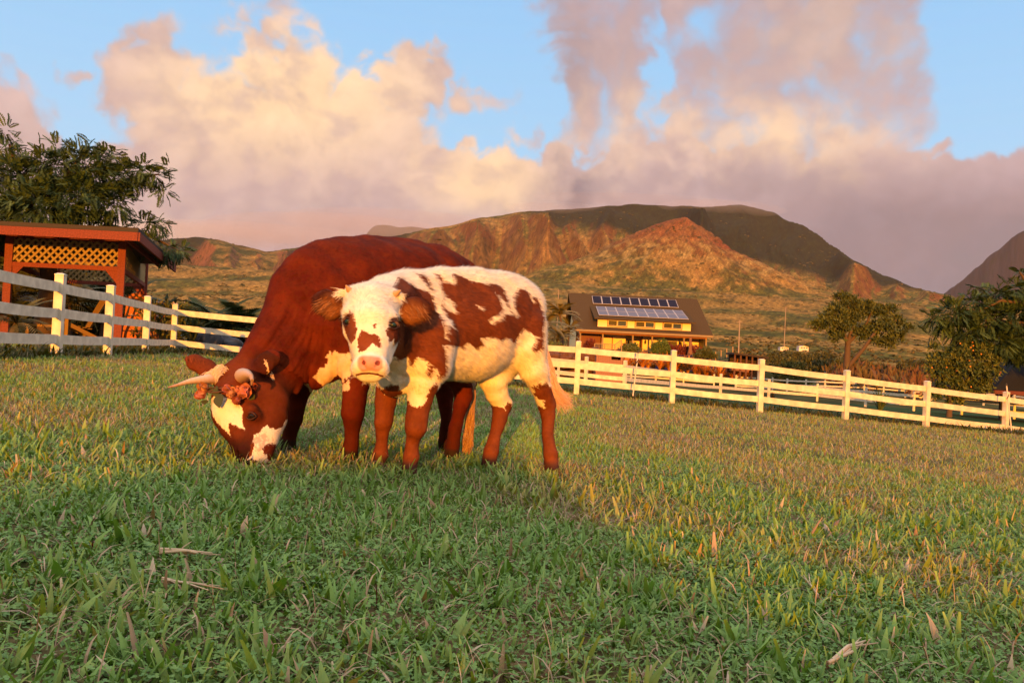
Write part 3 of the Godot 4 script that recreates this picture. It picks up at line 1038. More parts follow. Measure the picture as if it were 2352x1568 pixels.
		var org: Vector3 = (c[0] + c[1] + c[2] + c[3]) * 0.25 - ux * wx * 0.5 - dy * 0.5
		var rows := 1 if bank == 0 else 2
		for r in rows:
			for k in 9:
				var pn := Node3D.new(); pn.name = "solar_panel"; o.add_child(pn, true)
				var cen := org + ux * wx * (k + 0.5) / 9.0 + dy * (r + 0.5) / rows
				var bas := Basis(ux, n, ux.cross(n))
				obj("frame", boxm(Vector3(wx / 9.0 - 0.03, 0.045, dy.length() / rows - 0.03), cen, bas), alu, pn)
				var cols := 1
				st = st_new()
				var w := wx / 9.0 - 0.13
				for i in cols:
					box(st, cen + n * 0.026 + ux * (w * ((i + 0.5) / cols - 0.5)), Vector3(w / cols - (0.03 if cols > 1 else 0.0), 0.012, dy.length() / rows - 0.13), bas)
				obj("glass", st.commit(), cell if bank == 0 else cell2, pn)
	# purple terrace wall under the house
	var pw := mat(Color(0.060, 0.050, 0.16), 0.8)
	var wall := thing("terrace_wall", "low purple boarded wall of the terrace below the yellow house", "wall")
	for k in 24: boxat("board", 11.0 + 0.45 * k, 11.0 + 0.45 * k + 0.43, -1.3, 1.45 - 0.006 * k, -88.3 + 0.01 * (k % 2), -88.1 + 0.01 * (k % 2), pw, wall)
	boxat("cap", 11.0, 21.8, 1.45, 1.53, -88.35, -88.02, pw, wall)

# ---------------------------------------------------------------- the yard between fence and house
func blade_plant(called: String, label: String, category: String, group: String, p: Vector3, n: int, ln: float, w: float, c0: Color, c1: Color, m: Material, upright := 0.55) -> Node3D:
	var o := thing(called, label, category, p, 0.0, group)
	var st := st_new()
	for i in n:
		var az := rnd(0, TAU)
		var out := Vector3(cos(az), 0, sin(az))
		var l := ln * rnd(0.6, 1.1)
		var lean := rnd(0.15, 1.0 - upright + 0.25)
		var c := c0.lerp(c1, rng.randf()) * rnd(0.75, 1.15)
		var prev := Vector3.ZERO
		var sd := out.cross(Vector3.UP)
		for k in 4:
			var t := (k + 1) / 4.0
			var q := out * l * lean * t * (0.6 + 0.5 * t) + Vector3.UP * l * (t - lean * 0.55 * t * t)
			var wa := w * (1.0 - 0.15 * k) * (1.0 if k > 0 else 0.7)
			var wb := w * (1.0 - 0.15 * (k + 1)) * (1.0 if k < 3 else 0.1)
			var nr := sd.cross(q - prev).normalized()
			for v in [prev - sd * wa, q + sd * wb, prev + sd * wa, prev - sd * wa, q - sd * wb, q + sd * wb]:
				st.set_color(c); st.set_normal(nr); st.add_vertex(v)
			prev = q
	obj("leaves", st.commit(), m, o).set_meta("kind", "stuff")
	return o

func shrub(called: String, label: String, category: String, p: Vector3, s: Vector3, c0: Color, c1: Color, n: int, leaf: float, group := "", seed_ := 5) -> Node3D:
	var o := thing(called, label, category, p, 0.0, group)
	var xf: Array[Transform3D] = []
	var cols := PackedColorArray()
	for i in n:
		var v := rdir()
		v.y = absf(v.y)
		var lump := 0.82 + 0.30 * nz2.get_noise_3d(v.x * 2.2 + seed_, v.y * 2.2, v.z * 2.2)
		var r := pow(rng.randf(), 0.35) * lump
		xf.append(Transform3D(Basis.from_euler(Vector3(rnd(-1, 1), rnd(0, TAU), rnd(-0.6, 0.6))).scaled(Vector3.ONE * leaf * rnd(0.7, 1.3)), Vector3(v.x * s.x * r, v.y * s.y * r + 0.1, v.z * s.z * r)))
		cols.append(c0.lerp(c1, rng.randf()) * rnd(0.75, 1.2))
	multi("foliage", M.sprig, xf, cols, M.leaf, o)
	obj("stem", tubem([Vector3(0, -0.1, 0), Vector3(0.02, s.y * 0.5, 0)], [0.06 * s.x, 0.03 * s.x], 6), M.bark, o)
	return o

func sprig_mesh(n: int, ln: float, wd: float, seed_: int) -> ArrayMesh:   # a handful of leaves on a twig
	var r := RandomNumberGenerator.new()
	r.seed = seed_
	var st := st_new()
	for i in n:
		var base := Vector3(r.randf_range(-0.5, 0.5), r.randf_range(-0.4, 0.4), r.randf_range(-0.5, 0.5))
		var dir := (base + Vector3(r.randf_range(-0.6, 0.6), r.randf_range(-0.3, 0.6), r.randf_range(-0.6, 0.6))).normalized()
		var nr := dir.cross(Vector3(r.randf_range(-1, 1), r.randf_range(-1, 1), r.randf_range(-1, 1))).normalized()
		var sd := nr.cross(dir) * wd
		var l := ln * r.randf_range(0.7, 1.2)
		var t := r.randf_range(0.75, 1.1)
		var p := [base, base + dir * l * 0.45 + sd, base + dir * l - nr * l * 0.15, base + dir * l * 0.45 - sd]
		for q in [[0, 1, 2], [0, 2, 3]]:
			var n2: Vector3 = (p[q[2]] - p[q[0]]).cross(p[q[1]] - p[q[0]]).normalized()
			for k in q:
				st.set_color(Color(t, t, t)); st.set_normal(n2); st.add_vertex(p[k])
	return st.commit()

func frond_mesh(pairs: int, droop: float) -> ArrayMesh:   # a feather leaf one metre long
	var st := st_new()
	var rib := func(t: float) -> Vector3: return Vector3(0, 0.25 * sin(t * 1.6) - droop * t * t, t)
	for k in pairs:
		var t := (k + 0.6) / pairs
		var p: Vector3 = rib.call(t)
		var l := 0.30 * sin(PI * (0.12 + 0.80 * t)) + 0.05
		for s in [-1.0, 1.0]:
			var d := Vector3(s, -0.35, 0.75).normalized()
			var tip := p + d * l + Vector3(0, -0.08 * l, 0)
			var w := Vector3(0, 0.01, 1.0) * 0.026
			var n := (tip - p).cross(w).normalized()
			if n.y < 0: n = -n
			var vs := [p - w, tip, p + w] if ((p + w) - (p - w)).cross(tip - (p - w)).dot(n) > 0 else [p + w, tip, p - w]
			for v in vs:
				st.set_color(Color.WHITE * (0.8 + 0.3 * t)); st.set_normal(n); st.add_vertex(v)
	for k in 6:
		var a: Vector3 = rib.call(k / 6.0)
		var b: Vector3 = rib.call((k + 1) / 6.0)
		var w := Vector3(0.012, 0, 0)
		var n := w.cross(b - a).normalized()
		for v in [a - w, b + w, a + w, a - w, b - w, b + w]:
			st.set_color(Color(0.9, 0.8, 0.6)); st.set_normal(-n if n.y < 0 else n); st.add_vertex(v)
	return st.commit()

func palm(label: String, p: Vector3, h: float, n: int, ln: float, lean: Vector3, c0: Color, c1: Color, group := "") -> Node3D:
	var o := thing("palm", label, "palm", p, 0.0, group)
	var pts := []
	var rad := []
	for k in 6:
		var t := k / 5.0
		pts.append(Vector3(lean.x * t * t, h * t - 0.1, lean.z * t * t))
		rad.append(lerpf(0.16, 0.09, t) * clampf(h / 3.0, 0.5, 1.2))
	obj("trunk", tubem(pts, rad, 9), M.bark, o)
	var top: Vector3 = pts[5]
	var fm := frond_mesh(17, 0.55)
	for k in n:
		var el := rnd(-0.5, 1.1)
		var f := obj("frond", fm, null, o)
		var m := leafmat(Color(0.12, 0.14, 0.04), 0.5)
		var c := c0.lerp(c1, rng.randf())
		if not M.has("palm%d" % (k % 4) + str(c0)):
			m.vertex_color_use_as_albedo = true
			m.albedo_color = c.linear_to_srgb()
			M["palm%d" % (k % 4) + str(c0)] = m
		f.material_override = M["palm%d" % (k % 4) + str(c0)]
		f.transform = Transform3D(Basis(Vector3.UP, TAU * k / n + rnd(-0.3, 0.3)) * Basis(Vector3.RIGHT, -el).scaled(Vector3.ONE * ln * rnd(0.8, 1.15)), top)
	return o

func build_yard() -> void:
	M.bark = mat(Color(0.10, 0.065, 0.042), 0.95)
	M.leaf = leafmat(Color(0.16, 0.18, 0.05), 0.65)
	M.sprig = sprig_mesh(9, 0.75, 0.16, 3)
	# pinkish wooden shed
	var shed := thing("shed", "small pinkish plank shed with a dark opening below the house", "shed")
	var wood := mat(Color(0.42, 0.22, 0.16), 0.85)
	grain(wood, 3.0, 0.7, 1.0, 51, 0.03)
	var a := h5(598, 800, 62.0)
	var b := h5(868, 930, 62.0)
	var g := lay((a.x + b.x) * 0.5, 62.0) - 0.2
	var n := 14
	for k in n:
		var x := lerpf(a.x, b.x, (k + 0.5) / n)
		var w := (b.x - a.x) / n
		var hole := k >= 8 and k <= 12
		if hole:
			boxat("plank", x - w * 0.47, x + w * 0.47, g, h5(800, 865, 62.0).y, a.z - 0.04, a.z + 0.01 * (k % 2), wood, shed)
			boxat("plank", x - w * 0.47, x + w * 0.47, h5(800, 815, 62.0).y, a.y + 0.1, a.z - 0.04, a.z + 0.01 * (k % 2), wood, shed)
		else:
			boxat("plank", x - w * 0.47, x + w * 0.47, g, a.y + 0.1, a.z - 0.04, a.z + 0.01 * (k % 2), wood, shed)
	boxat("side_wall", a.x - 0.02, a.x + 0.05, g, a.y + 0.1, a.z - 2.4, a.z - 0.05, wood, shed)
	boxat("side_wall", b.x - 0.05, b.x + 0.02, g, a.y + 0.1, a.z - 2.4, a.z - 0.05, wood, shed)
	boxat("back_wall", a.x + 0.06, b.x - 0.06, g, a.y + 0.1, a.z - 2.4, a.z - 2.35, mat(Color(0.03, 0.02, 0.015)), shed)
	boxat("roof", a.x - 0.15, b.x + 0.15, a.y + 0.1, a.y + 0.18, a.z - 2.5, a.z + 0.15, wood, shed)
	# boulders
	var rm := mat(Color(0.21, 0.095, 0.055), 0.9)
	grain(rm, 1.6, 0.5, 1.0, 52, 0.03)
	for s in [[140, 850, 0.9], [215, 870, 0.75], [290, 850, 0.8], [355, 875, 0.7], [440, 830, 0.75], [470, 880, 0.6], [525, 855, 1.05], [530, 800, 0.6], [250, 815, 0.6], [410, 880, 0.55]]:
		var r := obj("boulder", rock_mesh(int(s[0]), 0.3), rm)
		r.position = h5(s[0], s[1] + 26, 64.0)
		r.scale = Vector3(s[2] * 0.9, s[2] * 0.72, s[2] * 0.8)
		r.rotation.y = s[0]
		tag(r, "reddish brown lava boulder heaped left of the pinkish shed", "boulder", "lava boulders by the shed")
	var bank := obj("earth_bank", rock_mesh(99, 0.12), rm)
	bank.position = h5(330, 960, 66.0)
	bank.scale = Vector3(4.2, 1.1, 1.6)
	tag(bank, "brown earth bank under the lava boulders beside the shed", "earth bank")
	# glass railings
	var gl := StandardMaterial3D.new()
	gl.albedo_color = Color(0.35, 0.42, 0.42, 0.14)
	gl.transparency = BaseMaterial3D.TRANSPARENCY_ALPHA
	gl.roughness = 0.05
	var rp := mat(Color(0.30, 0.20, 0.12), 0.6)
	for s in [[[[575, 690, 745], [680, 692, 757], [790, 700, 765], [860, 650, 770]], 86.0, 0.0, "glass railing with wooden posts left of the house steps"], [[[1805, 790, 860], [1862, 775, 862], [1920, 758, 852], [1980, 742, 840], [2045, 722, 832]], 84.0, 0.0, "slanting glass railing with pale posts right of the house"]]:
		var rail := thing("glass_railing", s[3], "railing")
		var pp: Array = s[0]
		for k in pp.size():
			var t := h5(pp[k][0], pp[k][1], s[1])
			var f := h5(pp[k][0], pp[k][2] + 14, s[1])
			obj("post", barm(f, t, 0.09, 0.09, Vector3.BACK), rp, rail)
			if k == 0: continue
			var t0 := h5(pp[k - 1][0], pp[k - 1][1], s[1])
			var f0 := h5(pp[k - 1][0], pp[k - 1][2] + 14, s[1])
			var st := st_new()
			var q := Vector3(0, 0, 0.006)
			quad(st, t0 + q, t + q, f + q, f0 + q)
			quad(st, t - q, t0 - q, f0 - q, f - q)
			obj("pane", st.commit(), gl, rail)
			if s[1] > 85.0: obj("handrail", barm(t0, t, 0.07, 0.06), rp, rail)
	# purple plinth at the foot of the right-hand railing
	var pl := thing("plinth", "dark purple plinth under the slanting glass railing", "plinth")
	var q0 := h5(1885, 862, 84.2)
	boxat("block", q0.x, q0.x + 3.4, q0.y - 2.2, q0.y - 0.05, -85.6, -84.3, mat(Color(0.05, 0.045, 0.12), 0.8), pl)
	# orange and red spiky bed plants
	var bm := leafmat(Color(0.4, 0.15, 0.04), 0.55)
	var oc := Color(0.46, 0.13, 0.025); var yc := Color(0.50, 0.27, 0.045); var rc := Color(0.33, 0.035, 0.035)
	var k2 := 0
	for s in [[905, 925], [960, 918], [1030, 930], [1090, 915], [1150, 925], [1205, 930], [1260, 925], [1310, 930], [1360, 940], [1440, 945], [1500, 955], [1565, 965], [1640, 985], [1690, 1005], [1770, 1010], [1850, 1020], [1910, 1025], [1980, 1025], [2050, 1035], [2120, 1040], [2190, 1045], [2110, 1000], [2060, 1005], [2240, 1050], [2160, 1010]]:
		var p := h5(s[0] + rnd(-12, 12), s[1] + 14, 82.0 + rnd(-2.5, 2.5))
		var o := blade_plant("bromeliad", "spiky orange bromeliad in the bed below the yellow house", "plant", "orange bromeliads in the house bed", p - Vector3(0, 0.3, 0), 70, rnd(1.5, 2.2), 0.075, oc, yc, bm, 0.35)
		k2 += 1
	for s in [[1180, 905, 2], [900, 895, 2], [1410, 920, 2]]:
		var p := h5(s[0], s[1] + 14, 85.0)
		blade_plant("ti_plant", "crimson ti plant against the purple terrace wall", "plant", "crimson ti plants by the terrace wall", p - Vector3(0, 0.3, 0), 60, 1.7, 0.10, rc, Color(0.28, 0.02, 0.07), bm, 0.6)
	var lab := ["dark red leafy shrub in front of the house porch", "dark red shrubs by the porch"]
	for s in [[885, 770, 0.9], [1360, 765, 1.0], [1440, 775, 0.9], [1500, 790, 1.2], [1560, 785, 1.0], [1640, 800, 1.2], [1690, 800, 0.9], [1720, 815, 1.0], [520, 705, 0.9]]:
		var p := h5(s[0], s[1] + 52, 92.0)
		shrub("red_shrub", lab[0], "shrub", p, Vector3(0.85, 1.25, 0.8) * s[2], Color(0.10, 0.018, 0.020), Color(0.20, 0.05, 0.03), 130, 0.35, lab[1], int(s[0]))
	shrub("hedge_bush", "clipped green bush before the white sliding door", "bush", h5(1275, 810, 91.0), Vector3(1.25, 1.65, 1.0), Color(0.06, 0.11, 0.02), Color(0.10, 0.14, 0.03), 420, 0.32)
	shrub("flowering_bush", "green bush with pale flowers by the house steps", "bush", h5(960, 800, 90.0), Vector3(1.2, 1.1, 1.0), Color(0.06, 0.10, 0.025), Color(0.16, 0.17, 0.07), 380, 0.30)
	shrub("bush", "low green bush on the slope right of the red shrubs", "bush", h5(1745, 860, 84.0), Vector3(1.3, 1.2, 1.0), Color(0.05, 0.08, 0.02), Color(0.10, 0.10, 0.03), 300, 0.30)
	shrub("dark_bush", "dark rounded bush among the orange bromeliads", "bush", h5(1505, 975, 80.0), Vector3(1.1, 1.3, 0.8), Color(0.025, 0.022, 0.012), Color(0.06, 0.03, 0.015), 300, 0.25)
	var tp := thing("wooden_pillar", "carved brown wooden pillar standing before the porch", "pillar")
	var pa := h5(1590, 850, 90.0)
	var pb := h5(1595, 625, 90.0)
	obj("shaft", tubem([pa, pa.lerp(pb, 0.25), pa.lerp(pb, 0.45), pa.lerp(pb, 0.7), pb], [0.42, 0.30, 0.19, 0.17, 0.13], 10), mat(Color(0.20, 0.10, 0.06), 0.9), tp)
	# dark open shelter right of the house
	var sh := thing("open_shelter", "long dark flat-roofed shelter behind the fence right of the house", "shelter")
	var s0 := h5(2050, 795, 78.0); var s1 := h5(2420, 842, 78.0)
	var dk := mat(Color(0.04, 0.028, 0.022), 0.9)
	obj("roof", boxm(Vector3(s1.x - s0.x, 0.18, 3.0), (s0 + s1) * 0.5 + Vector3(0, 0, -1.2), frame_to(s0, s1)), dk, sh)
	for k in 6: obj("post", barm(s0.lerp(s1, (k + 0.3) / 6.0) - Vector3(0, 2.2, 0), s0.lerp(s1, (k + 0.3) / 6.0) - Vector3(0, 0.1, 0), 0.16, 0.16, Vector3.BACK), mat(Color(0.11, 0.05, 0.03)), sh)
	obj("counter", boxm(Vector3(1.6, 0.6, 0.8), s0.lerp(s1, 0.22) - Vector3(0, 1.3, 0.4), frame_to(s0, s1)), mat(Color(0.20, 0.10, 0.06)), sh)
	obj("back_wall", boxm(Vector3((s1.x - s0.x) * 0.9, 1.8, 0.1), (s0 + s1) * 0.5 + Vector3(0, -1.0, -2.4), frame_to(s0, s1)), dk, sh)
	# palms and greenery left of the house
	for s in [[230, 700, 78.0, 3.2, 1.9], [120, 720, 74.0, 1.6, 1.9], [290, 720, 80.0, 2.0, 1.6], [60, 720, 70.0, 2.2, 2.1], [180, 740, 72.0, 1.2, 1.6]]:
		palm("young palm with arching fronds left of the yellow house", h5(s[0], s[1] + 30, s[2]), s[3], 15, s[4], Vector3(rnd(-0.4, 0.4), 0, 0), Color(0.11, 0.105, 0.025), Color(0.20, 0.15, 0.04), "young palms left of the house")
	shrub("bush", "green bush at the foot of the palms left of the house", "bush", h5(110, 830, 66.0), Vector3(1.6, 1.1, 1.0), Color(0.05, 0.09, 0.02), Color(0.12, 0.13, 0.03), 300, 0.3)
	# dark clump of palms behind the gate
	for s in [[470, 760, 34.0, 0.7, 1.7], [505, 765, 35.0, 0.9, 1.8], [545, 768, 36.0, 0.9, 1.7], [440, 765, 36.0, 0.5, 1.3], [575, 775, 37.0, 0.5, 1.2]]:
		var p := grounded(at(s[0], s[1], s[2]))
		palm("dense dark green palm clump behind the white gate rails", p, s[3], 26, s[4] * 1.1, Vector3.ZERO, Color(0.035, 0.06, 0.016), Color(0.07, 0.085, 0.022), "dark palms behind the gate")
	for s in [[20, 800, 17.2, 0.5, 0.9], [40, 700, 23.5, 1.1, 1.2], [230, 780, 28.5, 1.0, 1.5], [160, 770, 28.0, 1.3, 1.6], [290, 700, 29.0, 1.6, 1.4], [380, 790, 24.0, 0.7, 1.0], [90, 770, 28.0, 1.5, 1.7]]:
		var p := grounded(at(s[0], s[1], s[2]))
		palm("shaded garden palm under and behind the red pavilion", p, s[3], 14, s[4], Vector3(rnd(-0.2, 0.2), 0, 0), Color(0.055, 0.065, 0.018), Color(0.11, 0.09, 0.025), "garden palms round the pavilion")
	for s in [[215, 800, 30.0, 2.4], [130, 800, 30.0, 3.0], [60, 800, 30.0, 3.2], [350, 800, 31.0, 1.3], [275, 800, 32.0, 1.6], [-10, 800, 29.0, 3.2], [90, 800, 33.0, 3.4], [175, 800, 34.0, 2.9]]:
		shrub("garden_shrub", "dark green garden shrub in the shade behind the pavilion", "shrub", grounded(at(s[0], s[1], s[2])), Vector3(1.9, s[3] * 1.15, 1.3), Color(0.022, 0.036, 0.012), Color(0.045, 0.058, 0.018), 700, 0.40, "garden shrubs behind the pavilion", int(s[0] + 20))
	# plumeria with small white flowers by the fence corner
	var pf := grounded(at(372, 815, 22.6))
	var plu := thing("plumeria", "small plumeria with pale flowers between the fence corner and the pavilion", "shrub", pf)
	for k in 5: obj("stem", tubem([Vector3(rnd(-0.15, 0.15), -0.1, 0), Vector3(rnd(-0.4, 0.4), 0.5, rnd(-0.2, 0.2)), Vector3(rnd(-0.6, 0.6), 1.0, rnd(-0.3, 0.3))], [0.035, 0.028, 0.02], 7), mat(Color(0.30, 0.13, 0.06)), plu)
	var xf: Array[Transform3D] = []
	var cols := PackedColorArray()
	for k in 110:
		xf.append(Transform3D(Basis.from_euler(Vector3(rnd(-1, 1), rnd(0, TAU), 0)).scaled(Vector3.ONE * 0.22), Vector3(rnd(-0.7, 0.7), rnd(0.3, 1.2), rnd(-0.4, 0.4))))
		cols.append(Color(0.06, 0.08, 0.02).lerp(Color(0.13, 0.12, 0.03), rng.randf()))
	multi("foliage", M.sprig, xf, cols, M.leaf, plu)
	xf = []
	cols = PackedColorArray()
	for k in 42:
		xf.append(Transform3D(Basis.from_euler(Vector3(rnd(-1, 1), rnd(0, TAU), 0)).scaled(Vector3.ONE * 0.055), Vector3(rnd(-0.75, 0.75), rnd(0.55, 1.3), rnd(0.0, 0.5))))
		cols.append(Color(0.75, 0.6, 0.5))
	multi("blossom", M.sprig, xf, cols, M.leaf, plu)
	# right side: bush, bougainvillea, agave, dark gazebo
	shrub("round_bush", "large round green bush behind the fence right of the house", "bush", on_ground(1815, 893), Vector3(2.3, 3.3, 2.0), Color(0.055, 0.080, 0.016), Color(0.12, 0.12, 0.03), 1500, 0.34)
	shrub("bougainvillea", "pink flowering bougainvillea right of the large round bush", "shrub", on_ground(1925, 894) + Vector3(0, 0.3, 0), Vector3(1.6, 1.7, 1.2), Color(0.30, 0.07, 0.06), Color(0.20, 0.12, 0.05), 500, 0.28)
	blade_plant("agave", "spiky green agave behind the lower fence rail", "plant", "", on_ground(2022, 951), 44, 1.15, 0.055, Color(0.06, 0.10, 0.03), Color(0.10, 0.12, 0.04), M.leaf, 0.7)
	blade_plant("small_dark_plant", "small dark spiky plant by the inner fence post", "plant", "", on_ground(1775, 918), 50, 0.5, 0.03, Color(0.025, 0.03, 0.015), Color(0.05, 0.04, 0.02), M.leaf, 0.5)
	var gz := thing("gazebo", "dark hip-roofed gazebo at the right edge behind the fence", "gazebo")
	var gc := at(2345, 960, 46.0); gc.y = lay(gc.x, 46.0)
	gc += Vector3(0.9, 0, -1.5)
	var ey := at(2262, 893, 45.0).y
	var hw := gc.x - at(2256, 893, 45.0).x
	var dr := mat(Color(0.045, 0.047, 0.052), 0.9, 0.1)
	grain(dr, 1.5, 0.6, 1.0, 61, 0.05)
	var apex := Vector3(gc.x, ey + hw * 0.55, gc.z)
	var cs := [Vector3(gc.x - hw, ey, gc.z + hw), Vector3(gc.x + hw, ey, gc.z + hw), Vector3(gc.x + hw, ey, gc.z - hw), Vector3(gc.x - hw, ey, gc.z - hw)]
	var st2 := st_new()
	for k in 4: tri(st2, cs[k], apex, cs[(k + 1) & 3])
	quad(st2, cs[0], cs[1], cs[2], cs[3])
	obj("roof", st2.commit(), dr, gz)
	var mr := mat(Color(0.12, 0.035, 0.04), 0.7)
	for k in 4:
		obj("fascia", barm(cs[k] - Vector3(0, 0.12, 0), cs[(k + 1) & 3] - Vector3(0, 0.12, 0), 0.2, 0.06), mr, gz)
		var pp: Vector3 = cs[k].lerp(gc, 0.28)
		obj("post", boxm(Vector3(0.2, ey - gc.y + 0.3, 0.2), Vector3(pp.x, (ey + gc.y) * 0.5 - 0.15, pp.z)), dk, gz)
		for s in 2:
			var to: Vector3 = cs[(k + 1) & 3].lerp(gc, 0.28) if s == 0 else cs[(k + 3) & 3].lerp(gc, 0.28)
			var dd := Vector3(to.x - pp.x, 0, to.z - pp.z).normalized()
			obj("brace", barm(Vector3(pp.x, ey - 0.75, pp.z), Vector3(pp.x, ey - 0.15, pp.z) + dd * 0.6, 0.14, 0.1), dk, gz)
	# utility poles and small far buildings on the slope
	var um := mat(Color(0.30, 0.24, 0.2), 0.8)
	for s in [[1698, 785, 735, 240.0, "tall pale utility pole on the slope right of the house"], [1804, 742, 705, 420.0, "distant utility pole on the hillside above the round bush"], [1282, 694, 664, 400.0, "thin utility pole on the hillside left of the house"]]:
		var pole := thing("utility_pole", s[4], "utility pole")
		var b0 := at(s[0], s[1], s[3]); var t0 := at(s[0] + 1.5, s[2], s[3])
		b0.y = minf(b0.y, hill(b0.x, s[3]) - 0.5)
		obj("shaft", tubem([b0, t0], [0.22, 0.16], 7), um, pole)
		obj("crossarm", barm(t0 + Vector3(-0.9, -0.6, 0), t0 + Vector3(0.9, -0.6, 0), 0.14, 0.12), um, pole)
	var wm := mat(Color(0.72, 0.62, 0.56), 0.7)
	for s in [[1793, 806, 1812, 798, "small white far house with rounded roof above the round bush", 0.4], [1836, 806, 1858, 797, "small white far house with gabled roof above the round bush", 0.7]]:
		var d := 120.0
		while d < 600.0 and at(s[0], s[1], d).y > hill(at(s[0], s[1], d).x, d): d += 2.0
		var p0 := at(s[0], s[1], d); var p1 := at(s[2], s[3], d)
		var fh := thing("far_house", s[4], "house")
		boxat("wall", p0.x, p1.x, p0.y - 1.0, p1.y, -d - 4.0, -d, wm, fh)
		var st := st_new()
		var mid := (p0.x + p1.x) * 0.5
		var rh: float = p1.y + s[5]
		quad(st, Vector3(p0.x - 0.2, p1.y, -d + 0.3), Vector3(p0.x - 0.2, p1.y, -d - 4.3), Vector3(mid, rh, -d - 4.3), Vector3(mid, rh, -d + 0.3))
		quad(st, Vector3(mid, rh, -d + 0.3), Vector3(mid, rh, -d - 4.3), Vector3(p1.x + 0.2, p1.y, -d - 4.3), Vector3(p1.x + 0.2, p1.y, -d + 0.3))
		tri(st, Vector3(p0.x, p1.y, -d), Vector3(mid, rh, -d), Vector3(p1.x, p1.y, -d))
		obj("roof", st.commit(), wm, fh)
		for k in 3: boxat("window", lerpf(p0.x, p1.x, 0.2 + 0.27 * k), lerpf(p0.x, p1.x, 0.36 + 0.27 * k), p1.y - 0.75, p1.y - 0.25, -d + 0.002, -d + 0.03, dk, fh)

# ---------------------------------------------------------------- trees
func spray_mesh(pairs: int, seed_: int) -> ArrayMesh:   # a hanging compound leaf, one metre long
	var r := RandomNumberGenerator.new()
	r.seed = seed_
	var st := st_new()
	for k in pairs:
		var t := (k + 0.7) / pairs
		var p := Vector3(0, -0.30 * t * t, t)
		for s in [-1.0, 1.0]:
			var d := Vector3(s * 0.9, r.randf_range(-0.55, -0.15), 0.55).normalized()
			var l := 0.34 * sin(PI * (0.18 + 0.72 * t)) * r.randf_range(0.85, 1.15)
			var tip := p + d * l
			var w := Vector3(0.0, 0.02, 1.0) * 0.085
			var n := d.cross(w).normalized()
			if n.y < 0: n = -n
			var m := p + d * l * 0.5
			for q in [[p, m - w, m + w], [tip, m + w, m - w]]:
				var g: Vector3 = (q[2] - q[0]).cross(q[1] - q[0])
				if g.dot(n) < 0: q = [q[0], q[2], q[1]]
				for v in q:
					st.set_color(Color.WHITE * r.randf_range(0.85, 1.1)); st.set_normal(n); st.add_vertex(v)
	return st.commit()

func leaf_tree(called: String, label: String, base: Vector3, limbs: Array, blobs: Array, mesh: Mesh, size: float, dens: float, c0: Color, c1: Color, droop := 0.3, bark: Material = null) -> Node3D:
	# limbs: [[point, radius], ...] each; blobs: [centre, radius]
	var o := thing(called, label, "tree", base)
	if bark == null: bark = M.bark
	for l in limbs.size():
		var pts := []
		var rad := []
		for p in limbs[l]:
			pts.append((p[0] as Vector3) - base)
			rad.append(p[1])
		obj("trunk" if l == 0 else "limb", tubem(pts, rad, 9), bark, o)
	var xf: Array[Transform3D] = []
	var cols := PackedColorArray()
	for b in blobs:
		var c: Vector3 = b[0]
		var r: float = b[1]
		var n := int(dens * r * r / (size * size))
		for i in n:
			var v := rdir()
			var rr := r * (0.35 + 0.65 * pow(rng.randf(), 0.5)) * (0.82 + 0.36 * nz2.get_noise_3d(c.x + v.x * 1.6, c.y + v.y * 1.6, v.z * 1.6))
			var p := c + Vector3(v.x, v.y * 0.72, v.z) * rr - base
			var out := (v + rdir() * 0.6 + Vector3(0, -droop, 0)).normalized()
			var bs := Basis.looking_at(-out, Vector3.UP if absf(out.y) < 0.95 else Vector3.RIGHT) * Basis(Vector3.BACK, rnd(-0.7, 0.7))
			xf.append(Transform3D(bs.scaled(Vector3.ONE * size * rnd(0.7, 1.25)), p))
			cols.append(c0.lerp(c1, pow(rng.randf(), 1.4)) * rnd(0.8, 1.15))
	multi("crown", mesh, xf, cols, M.leaf, o)
	return o

func blobs_px(list: Array) -> Array:   # [x, y, distance, radius in picture points]
	var o := []
	for b in list: o.append([at(b[0], b[1], b[2]), b[3] * b[2] / FOCAL])
	return o

